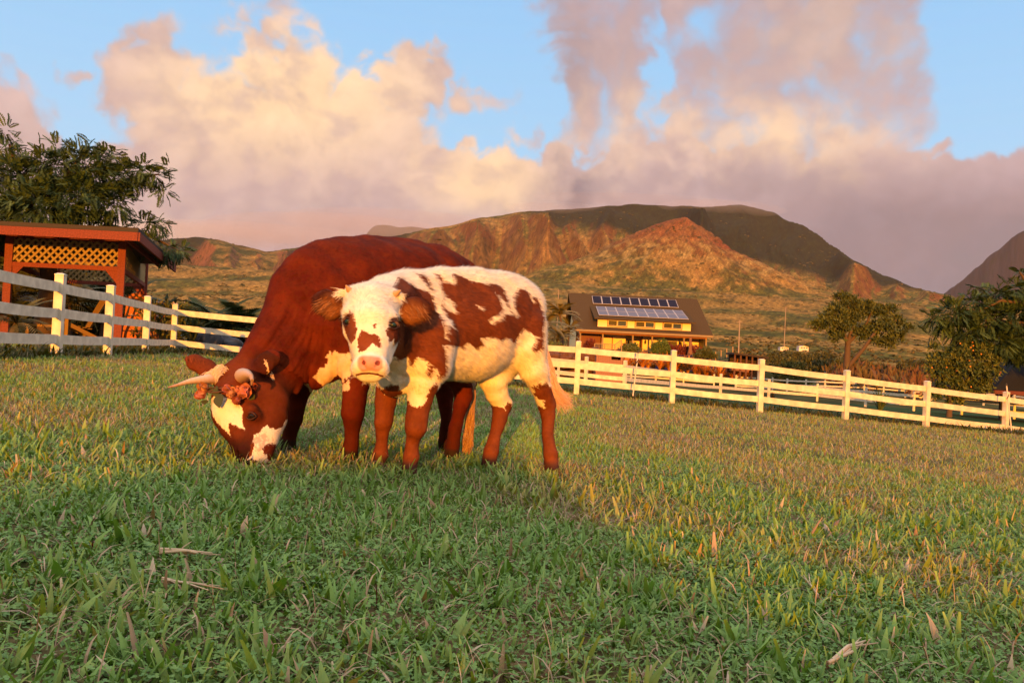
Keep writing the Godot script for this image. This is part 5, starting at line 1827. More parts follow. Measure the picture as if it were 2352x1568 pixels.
func build_calf() -> void:
	bones = []
	var H := Vector3(-0.77, 0, 0.64)      # where it heads
	var L := Vector3(0.64, 0, 0.77)       # its left
	var q := 0.72
	# trunk
	chain([[1410, 560, 4.14, 0.235], [1560, 545, 4.25, 0.265], [1740, 545, 4.40, 0.285], [1880, 505, 4.53, 0.245], [1965, 470, 4.62, 0.205]], q, L, 0.06)
	chain([[1270, 365, 3.93, 0.085], [1380, 330, 4.05, 0.09], [1560, 309, 4.2, 0.085], [1760, 310, 4.4, 0.085], [1930, 345, 4.57, 0.09], [2030, 400, 4.67, 0.09]], 0.9, L, 0.08)
	chain([[1370, 700, 4.05, 0.17], [1330, 800, 4.04, 0.105], [1310, 850, 4.05, 0.07]], 1.0, L, 0.07)
	chain([[1930, 600, 4.58, 0.16], [1940, 690, 4.58, 0.10]], 1.0, L, 0.06)
	# neck
	chain([[1390, 480, 4.08, 0.20], [1300, 450, 3.92, 0.155], [1215, 450, 3.70, 0.115]], 0.85, L, 0.06)
	chain([[1360, 640, 4.06, 0.17], [1260, 600, 3.86, 0.12], [1215, 560, 3.70, 0.09]], 0.9, L, 0.05)
	# near front leg, far front leg
	chain([[1500, 610, 4.07, 0.15], [1500, 740, 4.02, 0.115], [1478, 840, 4.0, 0.078], [1462, 930, 4.0, 0.060], [1440, 1040, 3.985, 0.054], [1435, 1095, 3.98, 0.054], [1422, 1160, 4.0, 0.034], [1416, 1200, 4.0, 0.031], [1410, 1255, 4.0, 0.038], [1402, 1300, 3.99, 0.034], [1398, 1352, 3.965, 0.043]], 1.0, L, 0.03)
	chain([[1330, 760, 4.18, 0.11], [1283, 880, 4.18, 0.060], [1266, 960, 4.17, 0.052], [1256, 1065, 4.155, 0.046], [1250, 1130, 4.17, 0.034], [1246, 1190, 4.17, 0.031], [1240, 1250, 4.17, 0.039], [1236, 1280, 4.16, 0.034], [1232, 1340, 4.14, 0.043]], 1.0, L, 0.03)
	# near hind leg, far hind leg
	chain([[2045, 540, 4.58, 0.115], [2050, 660, 4.55, 0.105], [2085, 770, 4.56, 0.078], [2125, 870, 4.61, 0.058], [2160, 970, 4.68, 0.050], [2166, 1030, 4.67, 0.041], [2166, 1130, 4.64, 0.033], [2180, 1240, 4.60, 0.040], [2184, 1290, 4.59, 0.037], [2190, 1352, 4.56, 0.045]], 1.0, L, 0.03)
	chain([[1935, 680, 4.66, 0.13], [1862, 830, 4.57, 0.078], [1882, 900, 4.60, 0.064], [1912, 962, 4.64, 0.058], [1900, 1040, 4.61, 0.042], [1870, 1150, 4.55, 0.033], [1852, 1220, 4.53, 0.041], [1843, 1260, 4.52, 0.038], [1836, 1325, 4.50, 0.047]], 1.0, L, 0.03)
	# head
	var F := Vector3(0.02, -0.25, 0.97).normalized()     # where the face looks
	var HR := Vector3(0.996, -0.085, 0.0)                # across the face
	chain([[1200, 455, 3.68, 0.112], [1186, 462, 3.60, 0.110]], 1.04, HR, 0.03)
	chain([[1186, 410, 3.57, 0.080], [1185, 520, 3.50, 0.094], [1184, 610, 3.465, 0.086], [1184, 690, 3.425, 0.068], [1184, 740, 3.395, 0.058]], 1.02, HR, 0.035)
	chain([[1200, 600, 3.58, 0.100], [1192, 700, 3.50, 0.077], [1181, 790, 3.415, 0.043]], 1.1, HR, 0.03)
	chain([[1138, 752, 3.372, 0.036], [1184, 740, 3.355, 0.036], [1232, 755, 3.372, 0.036]], 1.0, HR, 0.02)      # nose pad
	chain([[1122, 772, 3.40, 0.033], [1243, 776, 3.40, 0.033]], 1.0, HR, 0.025)      # upper lip
	chain([[1148, 803, 3.392, 0.025], [1212, 806, 3.392, 0.025]], 1.0, HR, 0.010)   # chin
	chain([[1105, 372, 3.63, 0.050], [1190, 362, 3.62, 0.050], [1292, 384, 3.63, 0.050]], 1.0, HR, 0.045)
	for s: float in [-1.0, 1.0]:
		var ex: float = 1187.0 + s * 122.0
		var ey: float = 505.0 + s * 10.0
		bone(zc(ex - s * 16, ey - 20, 3.515), zc(ex - s * 10, ey + 70, 3.51), 0.034, 0.028, 1.0, HR, 0.04)
		bone(zc(ex + s * 3, ey + 4, 3.465), zc(ex + s * 3, ey + 4, 3.465), 0.017, 0.017, 1.0, HR, 0.012, true)
	# ears, hollow in front
	var ears := [[1050, 435, 985, 415, 925, 385, 893, 372], [1335, 445, 1395, 440, 1455, 428, 1492, 418]]
	for e in 2:
		var a: Array = ears[e]
		var back := Vector3(0.35 * (1 if e == 1 else -1), 0.1, 0.94).normalized()
		var da := [3.63, 3.66, 3.685, 3.70]
		var ra := [0.030, 0.052, 0.047, 0.017]
		for k in 3:
			bone(zc(a[k * 2], a[k * 2 + 1], da[k]), zc(a[k * 2 + 2], a[k * 2 + 3] + (18 if k < 2 else 0), da[k + 1]), ra[k], ra[k + 1], 0.38, back, 0.02)
		bone(zc(a[2], a[3] + 12, 3.622), zc(a[4], a[5] + 18, 3.640), 0.030, 0.036, 0.5, back, 0.012, true)
	# nostrils and mouth
	for s: float in [-1.0, 1.0]:
		chain_cut([[1185 + s * 52, 722, 3.335, 0.009], [1185 + s * 50, 745, 3.328, 0.010], [1185 + s * 34, 758, 3.328, 0.007]], HR)
		chain_cut([[1182, 789, 3.352, 0.005], [1182 + s * 40, 794 + s * 2, 3.36, 0.005], [1182 + s * 74, 806 + s * 3, 3.40, 0.005]], HR)
	var lo := zc(860, 1390, 4.0); lo.z = -4.95
	var hi := zc(2260, 190, 4.6); hi.z = -3.2
	lo.x = zc(1150, 600, 4.0).x - 0.12
	var cut := -3.80
	var headish := func(p: Vector3) -> bool: return p.z > cut - 0.12 * clampf((p.y - 0.55) * 4.0, -0.5, 1.0) and p.y > 0.30
	field_fill(lo - Vector3.ONE * 0.03, hi + Vector3.ONE * 0.05, 0.0095)
	var body := skin(func(p): return not headish.call(p), true)
	relief(body, func(p: Vector3): return 0.006 * nz2.get_noise_3d(p.x * 5.0, p.y * 5.0, p.z * 5.0) + 0.0022 * nz.get_noise_3d(p.x * 22.0, p.y * 12.0, p.z * 22.0))
	var O := zc(1720, 520, 4.38)
	var wrap := func(p: Vector3) -> Vector2:
		var w := p - O
		return Vector2(w.dot(H), atan2(absf(w.dot(L)) + 0.02, w.y + 0.05) * 0.3)
	var side := func(x: float, y: float) -> Vector2: return wrap.call(touch(x, y, 3.85, 4.9))
	var brown_p := [
		poly_of([1632, 240, 1690, 262, 1750, 290, 1805, 300, 1865, 298, 1905, 318, 1932, 375, 1950, 440, 1985, 490, 2000, 470, 1975, 430, 1970, 370, 1995, 325, 2045, 340, 2085, 372, 2108, 380, 2126, 450, 2134, 560, 2136, 640, 2100, 678, 2078, 655, 2100, 590, 2030, 545, 2005, 580, 1975, 632, 1940, 590, 1900, 615, 1860, 590, 1790, 600, 1805, 640, 1760, 655, 1720, 620, 1690, 650, 1640, 640, 1590, 635, 1500, 630, 1480, 520, 1530, 470, 1562, 440, 1590, 380, 1605, 300, 1640, 300], side),
		poly_of([1432, 245, 1470, 250, 1500, 275, 1520, 330, 1500, 330, 1460, 280], side),
		poly_of([1522, 243, 1560, 246, 1582, 290, 1550, 272], side),
		poly_of([1262, 300, 1330, 300, 1375, 290, 1420, 320, 1480, 335, 1530, 370, 1545, 440, 1560, 520, 1575, 600, 1600, 690, 1604, 750, 1585, 800, 1550, 830, 1556, 770, 1530, 760, 1515, 820, 1490, 790, 1500, 730, 1440, 700, 1425, 740, 1395, 760, 1400, 700, 1350, 720, 1290, 700, 1300, 620, 1310, 500, 1290, 400, 1250, 330], side),
		poly_of([1560, 285, 1610, 290, 1640, 340, 1620, 370, 1580, 350], side)]
	var white_p := [
		poly_of([1500, 330, 1530, 350, 1570, 440, 1620, 500, 1645, 548, 1600, 520, 1560, 470, 1535, 420], side),
		poly_of([1868, 345, 1895, 375, 1925, 400, 1955, 462, 1920, 465, 1890, 500, 1850, 520, 1830, 500, 1885, 470, 1915, 440, 1890, 390], side),
		poly_of([1765, 408, 1782, 420, 1797, 442, 1780, 436], side),
		poly_of([2040, 336, 2062, 350, 2090, 412, 2066, 385], side),
		poly_of([1595, 375, 1622, 385, 1657, 465, 1605, 445, 1580, 410], side)]
	white_p.append(poly_of([1575, 455, 1590, 480, 1600, 560, 1606, 604, 1594, 604, 1584, 540], side))
	var brown := Color(0.150, 0.040, 0.014)
	var white := Color(0.80, 0.725, 0.60)
	var rf := zc(1264, 980, 4.17)
	var paint := func(p: Vector3, nr: Vector3) -> Color:
		var n1 := nz.get_noise_3d(p.x * 9, p.y * 9, p.z * 9)
		var n2 := nz2.get_noise_3d(p.x * 38, p.y * 38, p.z * 38)
		var w: Vector2 = wrap.call(p) + Vector2(n1 * 0.010 + n2 * 0.009, n1 * 0.007 + n2 * 0.006)
		var b := false
		for pl in brown_p:
			if in_poly(pl[0], pl[1], w):
				b = true
				break
		if b:
			for pl in white_p:
				if in_poly(pl[0], pl[1], w): b = false
		var s := (p - O).dot(H)
		var h := p.y + n1 * 0.06 + n2 * 0.03
		var left := (p - O).dot(L) > -0.02
		if s > 0.0:   # forelegs
			if left: b = b or (p.y < 0.47 and h < 0.375 + 0.05 * sin(s * 40.0))
			else: b = b or (h < 0.40 and p.y < 0.46 and absf(p.x - rf.x) < 0.078 and absf(p.z - rf.z) < 0.085)
			if p.z > -3.9 and p.y > 0.55: b = true
		else:
			if left: b = b or h < 0.29 or (p.y < 0.42 and p.x > zc(2150, 900, 4.62).x + n2 * 0.03 and p.y < zc(2150, 855, 4.6).y) or (p - zc(2135, 895, 4.56)).length() < 0.055 + n2 * 0.03
			else: b = b or h < 0.30
			if p.y > 0.42 and (p.y < 0.55 and p.z < -4.65): b = true
		var c := brown if b else white
		if b: c = c * (1.0 + 0.30 * n1 + 0.15 * n2)
		else: c = c * (1.0 + 0.10 * n1) * Color(1, 1.0 - 0.02 * n2, 1.0)
		var g := lay(p.x, -p.z)
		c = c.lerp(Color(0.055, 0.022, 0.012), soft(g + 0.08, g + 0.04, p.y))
		return c
	var colors := PackedColorArray()
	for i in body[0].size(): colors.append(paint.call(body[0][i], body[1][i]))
	# the head, on a finer grid
	var hlo := Vector3(zc(850, 600, 3.7).x, zc(1200, 850, 3.45).y, -3.99)
	var hhi := Vector3(zc(1540, 600, 3.7).x, zc(1200, 285, 3.6).y + 0.14, -3.22)
	field_fill(hlo, hhi, 0.0045)
	var head := skin(func(p): return p.z > cut - 0.12 * clampf((p.y - 0.55) * 4.0, -0.5, 1.0) - 0.012, true)
	relief(head, func(p: Vector3): return 0.0012 * nz.get_noise_3d(p.x * 40.0, p.y * 40.0, p.z * 40.0))
	var face := func(x: float, y: float) -> Vector2:
		var p := touch(x, y, 3.25, 3.9)
		return Vector2(p.dot(HR), p.y)
	var z2 := func(a: Array) -> Array:
		var o := []
		for i in a.size(): o.append((768.9 if i % 2 == 0 else 180.9) + 0.4616 * a[i])
		return o
	var fb := [poly_of(z2.call([650, 610, 700, 620, 725, 690, 740, 760, 740, 830, 715, 920, 680, 975, 640, 930, 605, 860, 590, 780, 575, 700, 610, 640]), face),
		poly_of(z2.call([1160, 730, 1195, 740, 1225, 800, 1200, 900, 1140, 960, 1110, 900, 1080, 850, 1090, 800, 1130, 770]), face),
		poly_of(z2.call([790, 800, 830, 820, 900, 880, 930, 860, 990, 860, 1020, 920, 1015, 1030, 985, 1010, 960, 980, 930, 960, 890, 1010, 830, 1060, 760, 1075, 755, 1000, 745, 920, 775, 850]), face)]
	var pink := poly_of(z2.call([760, 1140, 800, 1118, 920, 1118, 1020, 1135, 1052, 1180, 1055, 1260, 1000, 1312, 900, 1296, 800, 1312, 750, 1250, 745, 1180]), face)
	var spot: Vector2 = face.call(768.9 + 0.4616 * 950, 180.9 + 0.4616 * 765)
	var earx := [zc(1035, 440, 3.62), zc(1350, 450, 3.62)]
	var eyes := [zc(1070, 511, 3.482), zc(1306, 528, 3.482)]
	var nostr := [zc(1150, 735, 3.34), zc(1226, 737, 3.34)]
	var hpaint := func(p: Vector3, nr: Vector3) -> Color:
		var n1 := nz.get_noise_3d(p.x * 14, p.y * 14, p.z * 14)
		var n2 := nz2.get_noise_3d(p.x * 70, p.y * 70, p.z * 70)
		var w := Vector2(p.dot(HR) + n2 * 0.006 + n1 * 0.004, p.y + n2 * 0.006 + n1 * 0.005)
		var c := white * (1.0 + 0.08 * n1)
		if p.z < -3.66 and (p.x > earx[1].x - 0.06 or p.y < 0.66): c = paint.call(p, nr)
		if p.x < earx[0].x + 0.01 * n1 or p.x > earx[1].x + 0.01 * n1:
			c = Color(0.070, 0.020, 0.010) * (1.0 + 0.3 * n1)
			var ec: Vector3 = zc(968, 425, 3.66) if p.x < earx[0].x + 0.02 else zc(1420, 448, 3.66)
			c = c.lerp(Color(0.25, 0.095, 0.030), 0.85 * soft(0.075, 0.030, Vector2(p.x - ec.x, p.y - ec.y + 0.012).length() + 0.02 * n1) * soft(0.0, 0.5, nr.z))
		elif nr.z > -0.3 and p.z > -3.7:
			for pl in fb:
				if in_poly(pl[0], pl[1], w): c = brown * (1.1 + 0.3 * n1)
			for e_ in eyes:
				var ed: float = (p - e_).length()
				if ed < 0.045: c = c.lerp(Color(0.06, 0.016, 0.009), soft(0.045, 0.024, ed))
			if w.distance_to(spot) < 0.0085: c = brown
			var pk := 0.0
			for o_ in 9:
				if in_poly(pink[0], pink[1], Vector2(p.dot(HR), p.y) + Vector2(o_ % 3 - 1, o_ / 3 - 1) * 0.0035): pk += 1.0 / 9.0
			if pk > 0.0: c = c.lerp(Color(0.60, 0.255, 0.19) * (1.0 + 0.12 * n2), pk)
			for s in nostr:
				if Vector2(p.x - s.x, p.y - s.y).length() < 0.010: c = Color(0.22, 0.055, 0.04)
			var mx := p.x - zc(1181, 797, 3.37).x
			if absf(p.y - zc(1181, 794, 3.37).y + 3.4 * mx * mx) < 0.0042 and absf(mx) < 0.056: c = Color(0.22, 0.075, 0.05)
		return c
	var hcolors := PackedColorArray()
	for i in head[0].size(): hcolors.append(hpaint.call(head[0][i], head[1][i]))
	calf = thing("calf", "red and white spotted calf facing the camera beside the grazing cow", "calf", Vector3.ZERO)
	var fur := vmat(0.75, 0.25)
	var skin_o := obj("body", skin_mesh([body, head], [colors, hcolors]), fur, calf)
	var flow := func(p: Vector3, nr: Vector3) -> Array:
		if p.y < lay(p.x, -p.z) + 0.08: return [Vector3.DOWN, 0.0, 0.0]
		var leg := soft(0.50, 0.36, p.y)
		var d := (-H * 1.0 + Vector3(0, -0.55, 0)).lerp(Vector3(0, -1, 0), leg)
		return [d, lerpf(0.030, 0.010, leg), 0.0013]
	var hflow := func(p: Vector3, nr: Vector3) -> Array:
		var mz := Vector2(p.x - zc(1183, 760, 3.4).x, p.y - zc(1183, 760, 3.4).y).length()
		if mz < 0.062: return [Vector3.DOWN, 0.0, 0.0]
		if p.x < earx[0].x or p.x > earx[1].x: return [Vector3(signf(p.x - zc(1187, 0, 3.6).x), -0.7, 0.3), 0.026, 0.0011]
		var v := Vector3((p.x - zc(1187, 0, 3.6).x) * 6.0, p.y - zc(0, 560, 3.55).y, 0.0) * 4.0
		return [v + Vector3(0, 0.02, 0), lerpf(0.010, 0.022, soft(zc(0, 500, 3.5).y, zc(0, 380, 3.5).y, p.y)), 0.0010]
	field_fill(hlo, hhi, 0.02)
	var c1 := coat([body], [colors], [90000], flow)
	var c2 := coat([head], [hcolors], [30000], hflow)
	var st := st_new()
	st.append_from(c1, 0, Transform3D.IDENTITY)
	st.append_from(c2, 0, Transform3D.IDENTITY)
	var hm := vmat(0.7, 0.25)
	hm.cull_mode = BaseMaterial3D.CULL_DISABLED
	obj("coat_hair", st.commit(), hm, calf).set_meta("kind", "stuff")
	# eyes, horn buds, whiskers and tufts, tail
	eye(calf, zc(1070, 511, 3.482), 0.0225, Vector3(-0.45, 0.0, 0.9), Color(0.010, 0.040, 0.055), Color(0.030, 0.010, 0.008))
	eye(calf, zc(1306, 528, 3.482), 0.0225, Vector3(0.5, 0.0, 0.87), Color(0.010, 0.040, 0.055), Color(0.030, 0.010, 0.008))
	var horn := mat(Color(0.55, 0.33, 0.20), 0.55)
	obj("horn", tubem([zc(1088, 352, 3.60), zc(1066, 332, 3.58), zc(1049, 308, 3.57)], [0.020, 0.014, 0.003], 10), horn, calf)
	obj("horn", tubem([zc(1312, 362, 3.60), zc(1334, 350, 3.58), zc(1352, 336, 3.57)], [0.020, 0.013, 0.003], 10), horn, calf)
	st = st_new()
	hairs(st, 150, func(i):
		var s := -1.0 if i % 2 == 0 else 1.0
		var a := zc(1187 + s * 135 + rnd(-22, 10), 358 + s * 6 + rnd(-16, 22), 3.60)
		var b := a + Vector3(s * rnd(0.015, 0.04), rnd(-0.012, 0.012), rnd(0, 0.02))
		return [[a, a.lerp(b, 0.5) + Vector3(0, 0.004, 0), b + Vector3(s * 0.012, rnd(-0.02, 0.01), 0)], white * rnd(0.8, 1.1)], 0.0012)
	hairs(st, 120, func(i):   # inside of the ears
		var s := -1.0 if i % 2 == 0 else 1.0
		var a := zc(1192 + s * rnd(170, 300), 425 + s * 15 + rnd(-30, 40), 3.66)
		return [[a, a + Vector3(s * 0.012, -0.012, 0.03), a + Vector3(s * 0.03, rnd(-0.04, -0.01), 0.04)], Color(0.30, 0.13, 0.045) * rnd(0.5, 1.5)], 0.0011)
	hairs(st, 26, func(i):   # whiskers
		var s := -1.0 if i % 2 == 0 else 1.0
		var a := zc(1183 + s * rnd(50, 85), rnd(765, 815), 3.38)
		return [[a, a + Vector3(s * 0.02, -0.008, 0.01), a + Vector3(s * rnd(0.03, 0.05), rnd(-0.03, -0.01), 0.015)], Color(0.6, 0.5, 0.4)], 0.0003)
	hairs(st, 40, func(i):
		var a := zc(rnd(1140, 1225), rnd(818, 830), 3.40)
		return [[a, a + Vector3(rnd(-0.006, 0.006), -0.012, 0.006), a + Vector3(rnd(-0.015, 0.015), rnd(-0.03, -0.02), 0.008)], white * 0.8], 0.0005)
	for s in [-1.0, 1.0]:
		hairs(st, 16, func(i):
			var a := zc(1187 + s * 128 + rnd(-12, 8), 500 + s * 10 + rnd(-3, 3), 3.475)
			return [[a, a + Vector3(s * 0.012, -0.002, 0.012), a + Vector3(s * rnd(0.022, 0.03), rnd(-0.022, -0.012), 0.014)], Color(0.16, 0.08, 0.05)], 0.0005)
	obj("tufts", st.commit(), hm, calf).set_meta("kind", "stuff")
	st = st_new()
	tube(st, [zc(2070, 420, 4.76), zc(2120, 520, 4.86), zc(2140, 660, 4.88), zc(2160, 790, 4.86)], [0.030, 0.022, 0.018, 0.014], 8, Color(0.5, 0.36, 0.28))
	hairs(st, 420, func(i):
		var a := zc(2150 + rnd(-10, 14), rnd(640, 830), 4.86)
		var b := zc(2205 + rnd(-28, 30), 880 + rnd(-20, 50), 4.84)
		var e := zc(2270 + rnd(-45, 35), 960 + rnd(-50, 50), 4.84)
		return [[a, a.lerp(b, 0.6) + rdir() * 0.012, b, e + rdir() * 0.02], Color(0.42, 0.20, 0.12).lerp(Color(0.62, 0.45, 0.34), rng.randf())], 0.0016)
	obj("tail", st.commit(), hm, calf)

# ---------------------------------------------------------------- the cow and the flowers on its head
func build_cow() -> void:
	bones = []
	var H := Vector3(-0.66, 0, 0.75)
	var L := Vector3(0.75, 0, 0.66)
	var q := 0.74
	# trunk
	chain([[930, 430, 4.50, 0.30], [1080, 410, 4.65, 0.34], [1230, 395, 4.80, 0.35], [1400, 385, 5.0, 0.335], [1540, 345, 5.15, 0.27]], q, L, 0.08)
	chain([[820, 215, 4.43, 0.08], [900, 148, 4.5, 0.085], [1000, 142, 4.62, 0.085], [1150, 133, 4.8, 0.09], [1300, 134, 5.0, 0.09], [1430, 152, 5.12, 0.09], [1560, 185, 5.25, 0.09], [1650, 222, 5.32, 0.085], [1700, 235, 5.38, 0.085]], 0.9, L, 0.10)
	bone(zc(1500, 250, 5.1), zc(1560, 270, 5.16), 0.10, 0.10, 1.0, L, 0.1)      # hip bone
	# neck: crest, throat and brisket
	chain([[860, 300, 4.46, 0.17], [780, 345, 4.40, 0.135], [700, 500, 4.28, 0.118], [630, 620, 4.18, 0.108], [545, 750, 4.08, 0.10]], 0.8, L, 0.07)
	chain([[880, 500, 4.42, 0.23], [770, 660, 4.29, 0.155], [690, 780, 4.19, 0.125], [650, 860, 4.12, 0.10]], 0.75, L, 0.07)
	chain([[960, 620, 4.36, 0.19], [930, 770, 4.30, 0.085], [900, 835, 4.28, 0.050]], 0.7, L, 0.05)
	chain([[1000, 680, 4.40, 0.15], [1080, 760, 4.46, 0.07]], 0.7, L, 0.05)
	chain([[830, 640, 4.26, 0.075], [800, 780, 4.22, 0.035], [778, 890, 4.20, 0.016]], 0.6, L, 0.03)
	# forelegs
	chain([[1060, 560, 4.40, 0.19], [1095, 740, 4.32, 0.115], [1108, 850, 4.25, 0.070], [1096, 950, 4.21, 0.060], [1088, 1010, 4.2, 0.056], [1084, 1110, 4.22, 0.037], [1078, 1180, 4.22, 0.039], [1066, 1230, 4.215, 0.043], [1060, 1285, 4.20, 0.051]], 1.0, L, 0.04)
	chain([[880, 660, 4.5, 0.15], [810, 830, 4.46, 0.075], [785, 920, 4.44, 0.055], [762, 1045, 4.42, 0.047], [742, 1125, 4.43, 0.036], [728, 1180, 4.42, 0.040], [715, 1240, 4.40, 0.048]], 1.0, L, 0.04)
	# hind legs
	chain([[1560, 420, 5.12, 0.22], [1600, 620, 4.98, 0.17], [1650, 770, 4.88, 0.105], [1692, 870, 4.86, 0.064], [1700, 920, 4.86, 0.058], [1680, 1000, 4.81, 0.042], [1655, 1100, 4.78, 0.037], [1640, 1190, 4.76, 0.042], [1628, 1285, 4.74, 0.052]], 1.0, L, 0.04)
	chain([[1480, 560, 5.25, 0.2], [1560, 780, 5.18, 0.10], [1592, 900, 5.18, 0.056], [1604, 1050, 5.14, 0.036], [1600, 1230, 5.12, 0.046]], 1.0, L, 0.04)
	# head
	var FN := Vector3(-0.62, 0.1, 0.78).normalized()     # where the forehead looks
	var FS := Vector3(0.78, 0.12, 0.62).normalized()     # across the face
	chain([[480, 830, 4.03, 0.098], [440, 930, 3.95, 0.108], [432, 1010, 3.915, 0.101], [455, 1070, 3.895, 0.090], [495, 1150, 3.865, 0.074], [515, 1225, 3.845, 0.070], [520, 1255, 3.84, 0.066]], 1.0, FS, 0.03)
	chain([[560, 860, 4.06, 0.115], [610, 960, 4.04, 0.108], [622, 1040, 4.0, 0.088], [592, 1150, 3.92, 0.066], [566, 1240, 3.87, 0.052]], 1.0, FS, 0.04)
	chain([[525, 980, 3.97, 0.09], [560, 1100, 3.945, 0.08], [548, 1220, 3.89, 0.064], [545, 1275, 3.865, 0.042]], 1.0, FS, 0.06)
	bone(zc(525, 1005, 3.85), zc(545, 1030, 3.86), 0.034, 0.03, 1.0, FS, 0.03)
	bone(zc(532, 1030, 3.815), zc(532, 1030, 3.815), 0.017, 0.017, 1.0, FS, 0.012, true)
	chain([[445, 790, 4.03, 0.055], [360, 822, 4.0, 0.045]], 1.0, FS, 0.04)
	# ears
	var ea := Vector3(0.5, 0.5, 0.7).normalized()
	chain([[345, 800, 4.03, 0.030], [280, 765, 4.05, 0.050], [220, 735, 4.07, 0.046], [178, 716, 4.08, 0.018]], 0.35, ea, 0.02)
	chain([[560, 790, 3.98, 0.035], [600, 740, 3.97, 0.055], [635, 715, 3.99, 0.050], [675, 700, 4.03, 0.02]], 0.4, Vector3(-0.3, 0.3, 0.9).normalized(), 0.02)
	bone(zc(590, 775, 3.90), zc(625, 745, 3.92), 0.024, 0.022, 0.5, Vector3(-0.3, 0.3, 0.9).normalized(), 0.015, true)
	bone(zc(452, 1235, 3.79), zc(462, 1250, 3.79), 0.012, 0.010, 1.0, FS, 0.01, true)      # nostril
	var lo := Vector3(zc(150, 600, 4.1).x, zc(700, 1300, 4.2).y - 0.06, -5.6)
	var hi := Vector3(zc(1800, 300, 5.3).x + 0.05, zc(1150, 30, 4.9).y + 0.06, -3.72)
	var cut_p := zc(600, 700, 4.14)
	var cut_n := Vector3(-0.45, -0.85, 0.25).normalized()
	var headish := func(p: Vector3) -> bool: return (p - cut_p).dot(cut_n) > 0.0 and p.z > -4.34 and p.x < -0.92
	field_fill(lo, hi, 0.013)
	var body := skin(func(p): return not headish.call(p), true)
	relief(body, func(p: Vector3):
		var w := (p - zc(790, 700, 4.26)).length()
		var folds := nz.get_noise_2d((p.x + p.z * 0.3) * 16.0 + 0.6 * sin(p.y * 6.0), p.y * 1.4) * 0.016 * soft(0.42, 0.10, w)
		return 0.011 * nz2.get_noise_3d(p.x * 3.6, p.y * 3.6, p.z * 3.6) + 0.002 * nz.get_noise_3d(p.x * 16.0, p.y * 16.0, p.z * 16.0) + folds)
	var brisket := poly_of([845, 880, 860, 820, 900, 780, 940, 740, 942, 695, 975, 672, 1085, 690, 1090, 790, 1046, 852, 960, 900, 880, 905], func(x, y): 
		var p := touch(x, y, 4.0, 4.8)
		return Vector2(p.dot(H), p.y))
	var brown := Color(0.088, 0.0150, 0.0055)
	var white := Color(0.80, 0.725, 0.60)
	var bx := zc(1095, 800, 4.3).x
	var paint := func(p: Vector3, nr: Vector3) -> Color:
		var n1 := nz.get_noise_3d(p.x * 5, p.y * 5, p.z * 5)
		var n2 := nz2.get_noise_3d(p.x * 30, p.y * 30, p.z * 30)
		var c := brown * (1.0 + 0.60 * n1 + 0.15 * n2)
		var w := Vector2(p.dot(H) + 0.012 * n2, p.y + 0.015 * n2)
		if in_poly(brisket[0], brisket[1], w) and p.x < bx + 0.01 * n2: c = Color(0.66, 0.46, 0.30) * (1.0 + 0.15 * n2)
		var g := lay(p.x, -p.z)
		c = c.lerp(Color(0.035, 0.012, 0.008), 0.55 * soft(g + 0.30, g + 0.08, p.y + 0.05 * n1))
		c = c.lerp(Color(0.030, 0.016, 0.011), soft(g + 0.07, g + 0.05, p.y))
		return c
	var colors := PackedColorArray()
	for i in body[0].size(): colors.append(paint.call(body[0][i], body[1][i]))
	var hlo := Vector3(zc(140, 800, 4.1).x, zc(520, 1320, 3.86).y - 0.02, -4.42)
	var hhi := Vector3(zc(790, 800, 3.9).x, zc(600, 600, 4.1).y + 0.06, -3.70)
	field_fill(hlo, hhi, 0.0065)
	var head := skin(func(p): return (p - cut_p).dot(cut_n) > -0.014 and p.z > -4.36 and p.x < -0.91, true)
	var flat := func(x: float, y: float) -> Vector2:
		var p := touch(x, y, 3.7, 4.2)
		return Vector2(p.x - p.z * 0.1, p.y)
	var z3 := func(a: Array) -> Array:
		var o := []
		for i in a.size(): o.append((45.2 if i % 2 == 0 else 633.2) + 0.4616 * a[i])
		return o
	var whites := [poly_of(z3.call([540, 690, 600, 620, 680, 600, 860, 700, 930, 760, 950, 800, 930, 870, 940, 940, 970, 1010, 960, 1035, 880, 985, 820, 960, 780, 935, 775, 1020, 800, 1090, 740, 1040, 620, 920, 570, 800]), flat),
		poly_of(z3.call([1060, 1090, 1150, 1050, 1190, 990, 1230, 975, 1280, 1000, 1340, 1020, 1420, 990, 1465, 900, 1440, 1010, 1390, 1150, 1330, 1250, 1290, 1300, 1255, 1300, 1210, 1300, 1250, 1380, 1220, 1425, 1130, 1400, 1080, 1380, 1040, 1360, 990, 1400, 1000, 1370, 1050, 1330, 1080, 1200]), flat)]
	var spot: Vector2 = flat.call(45.2 + 0.4616 * 1260, 633.2 + 0.4616 * 1250)
	var streak := poly_of(z3.call([1190, 180, 1230, 200, 1300, 330, 1320, 430, 1280, 420, 1230, 290]), flat)
	var nose_y := zc(520, 1215, 3.85).y
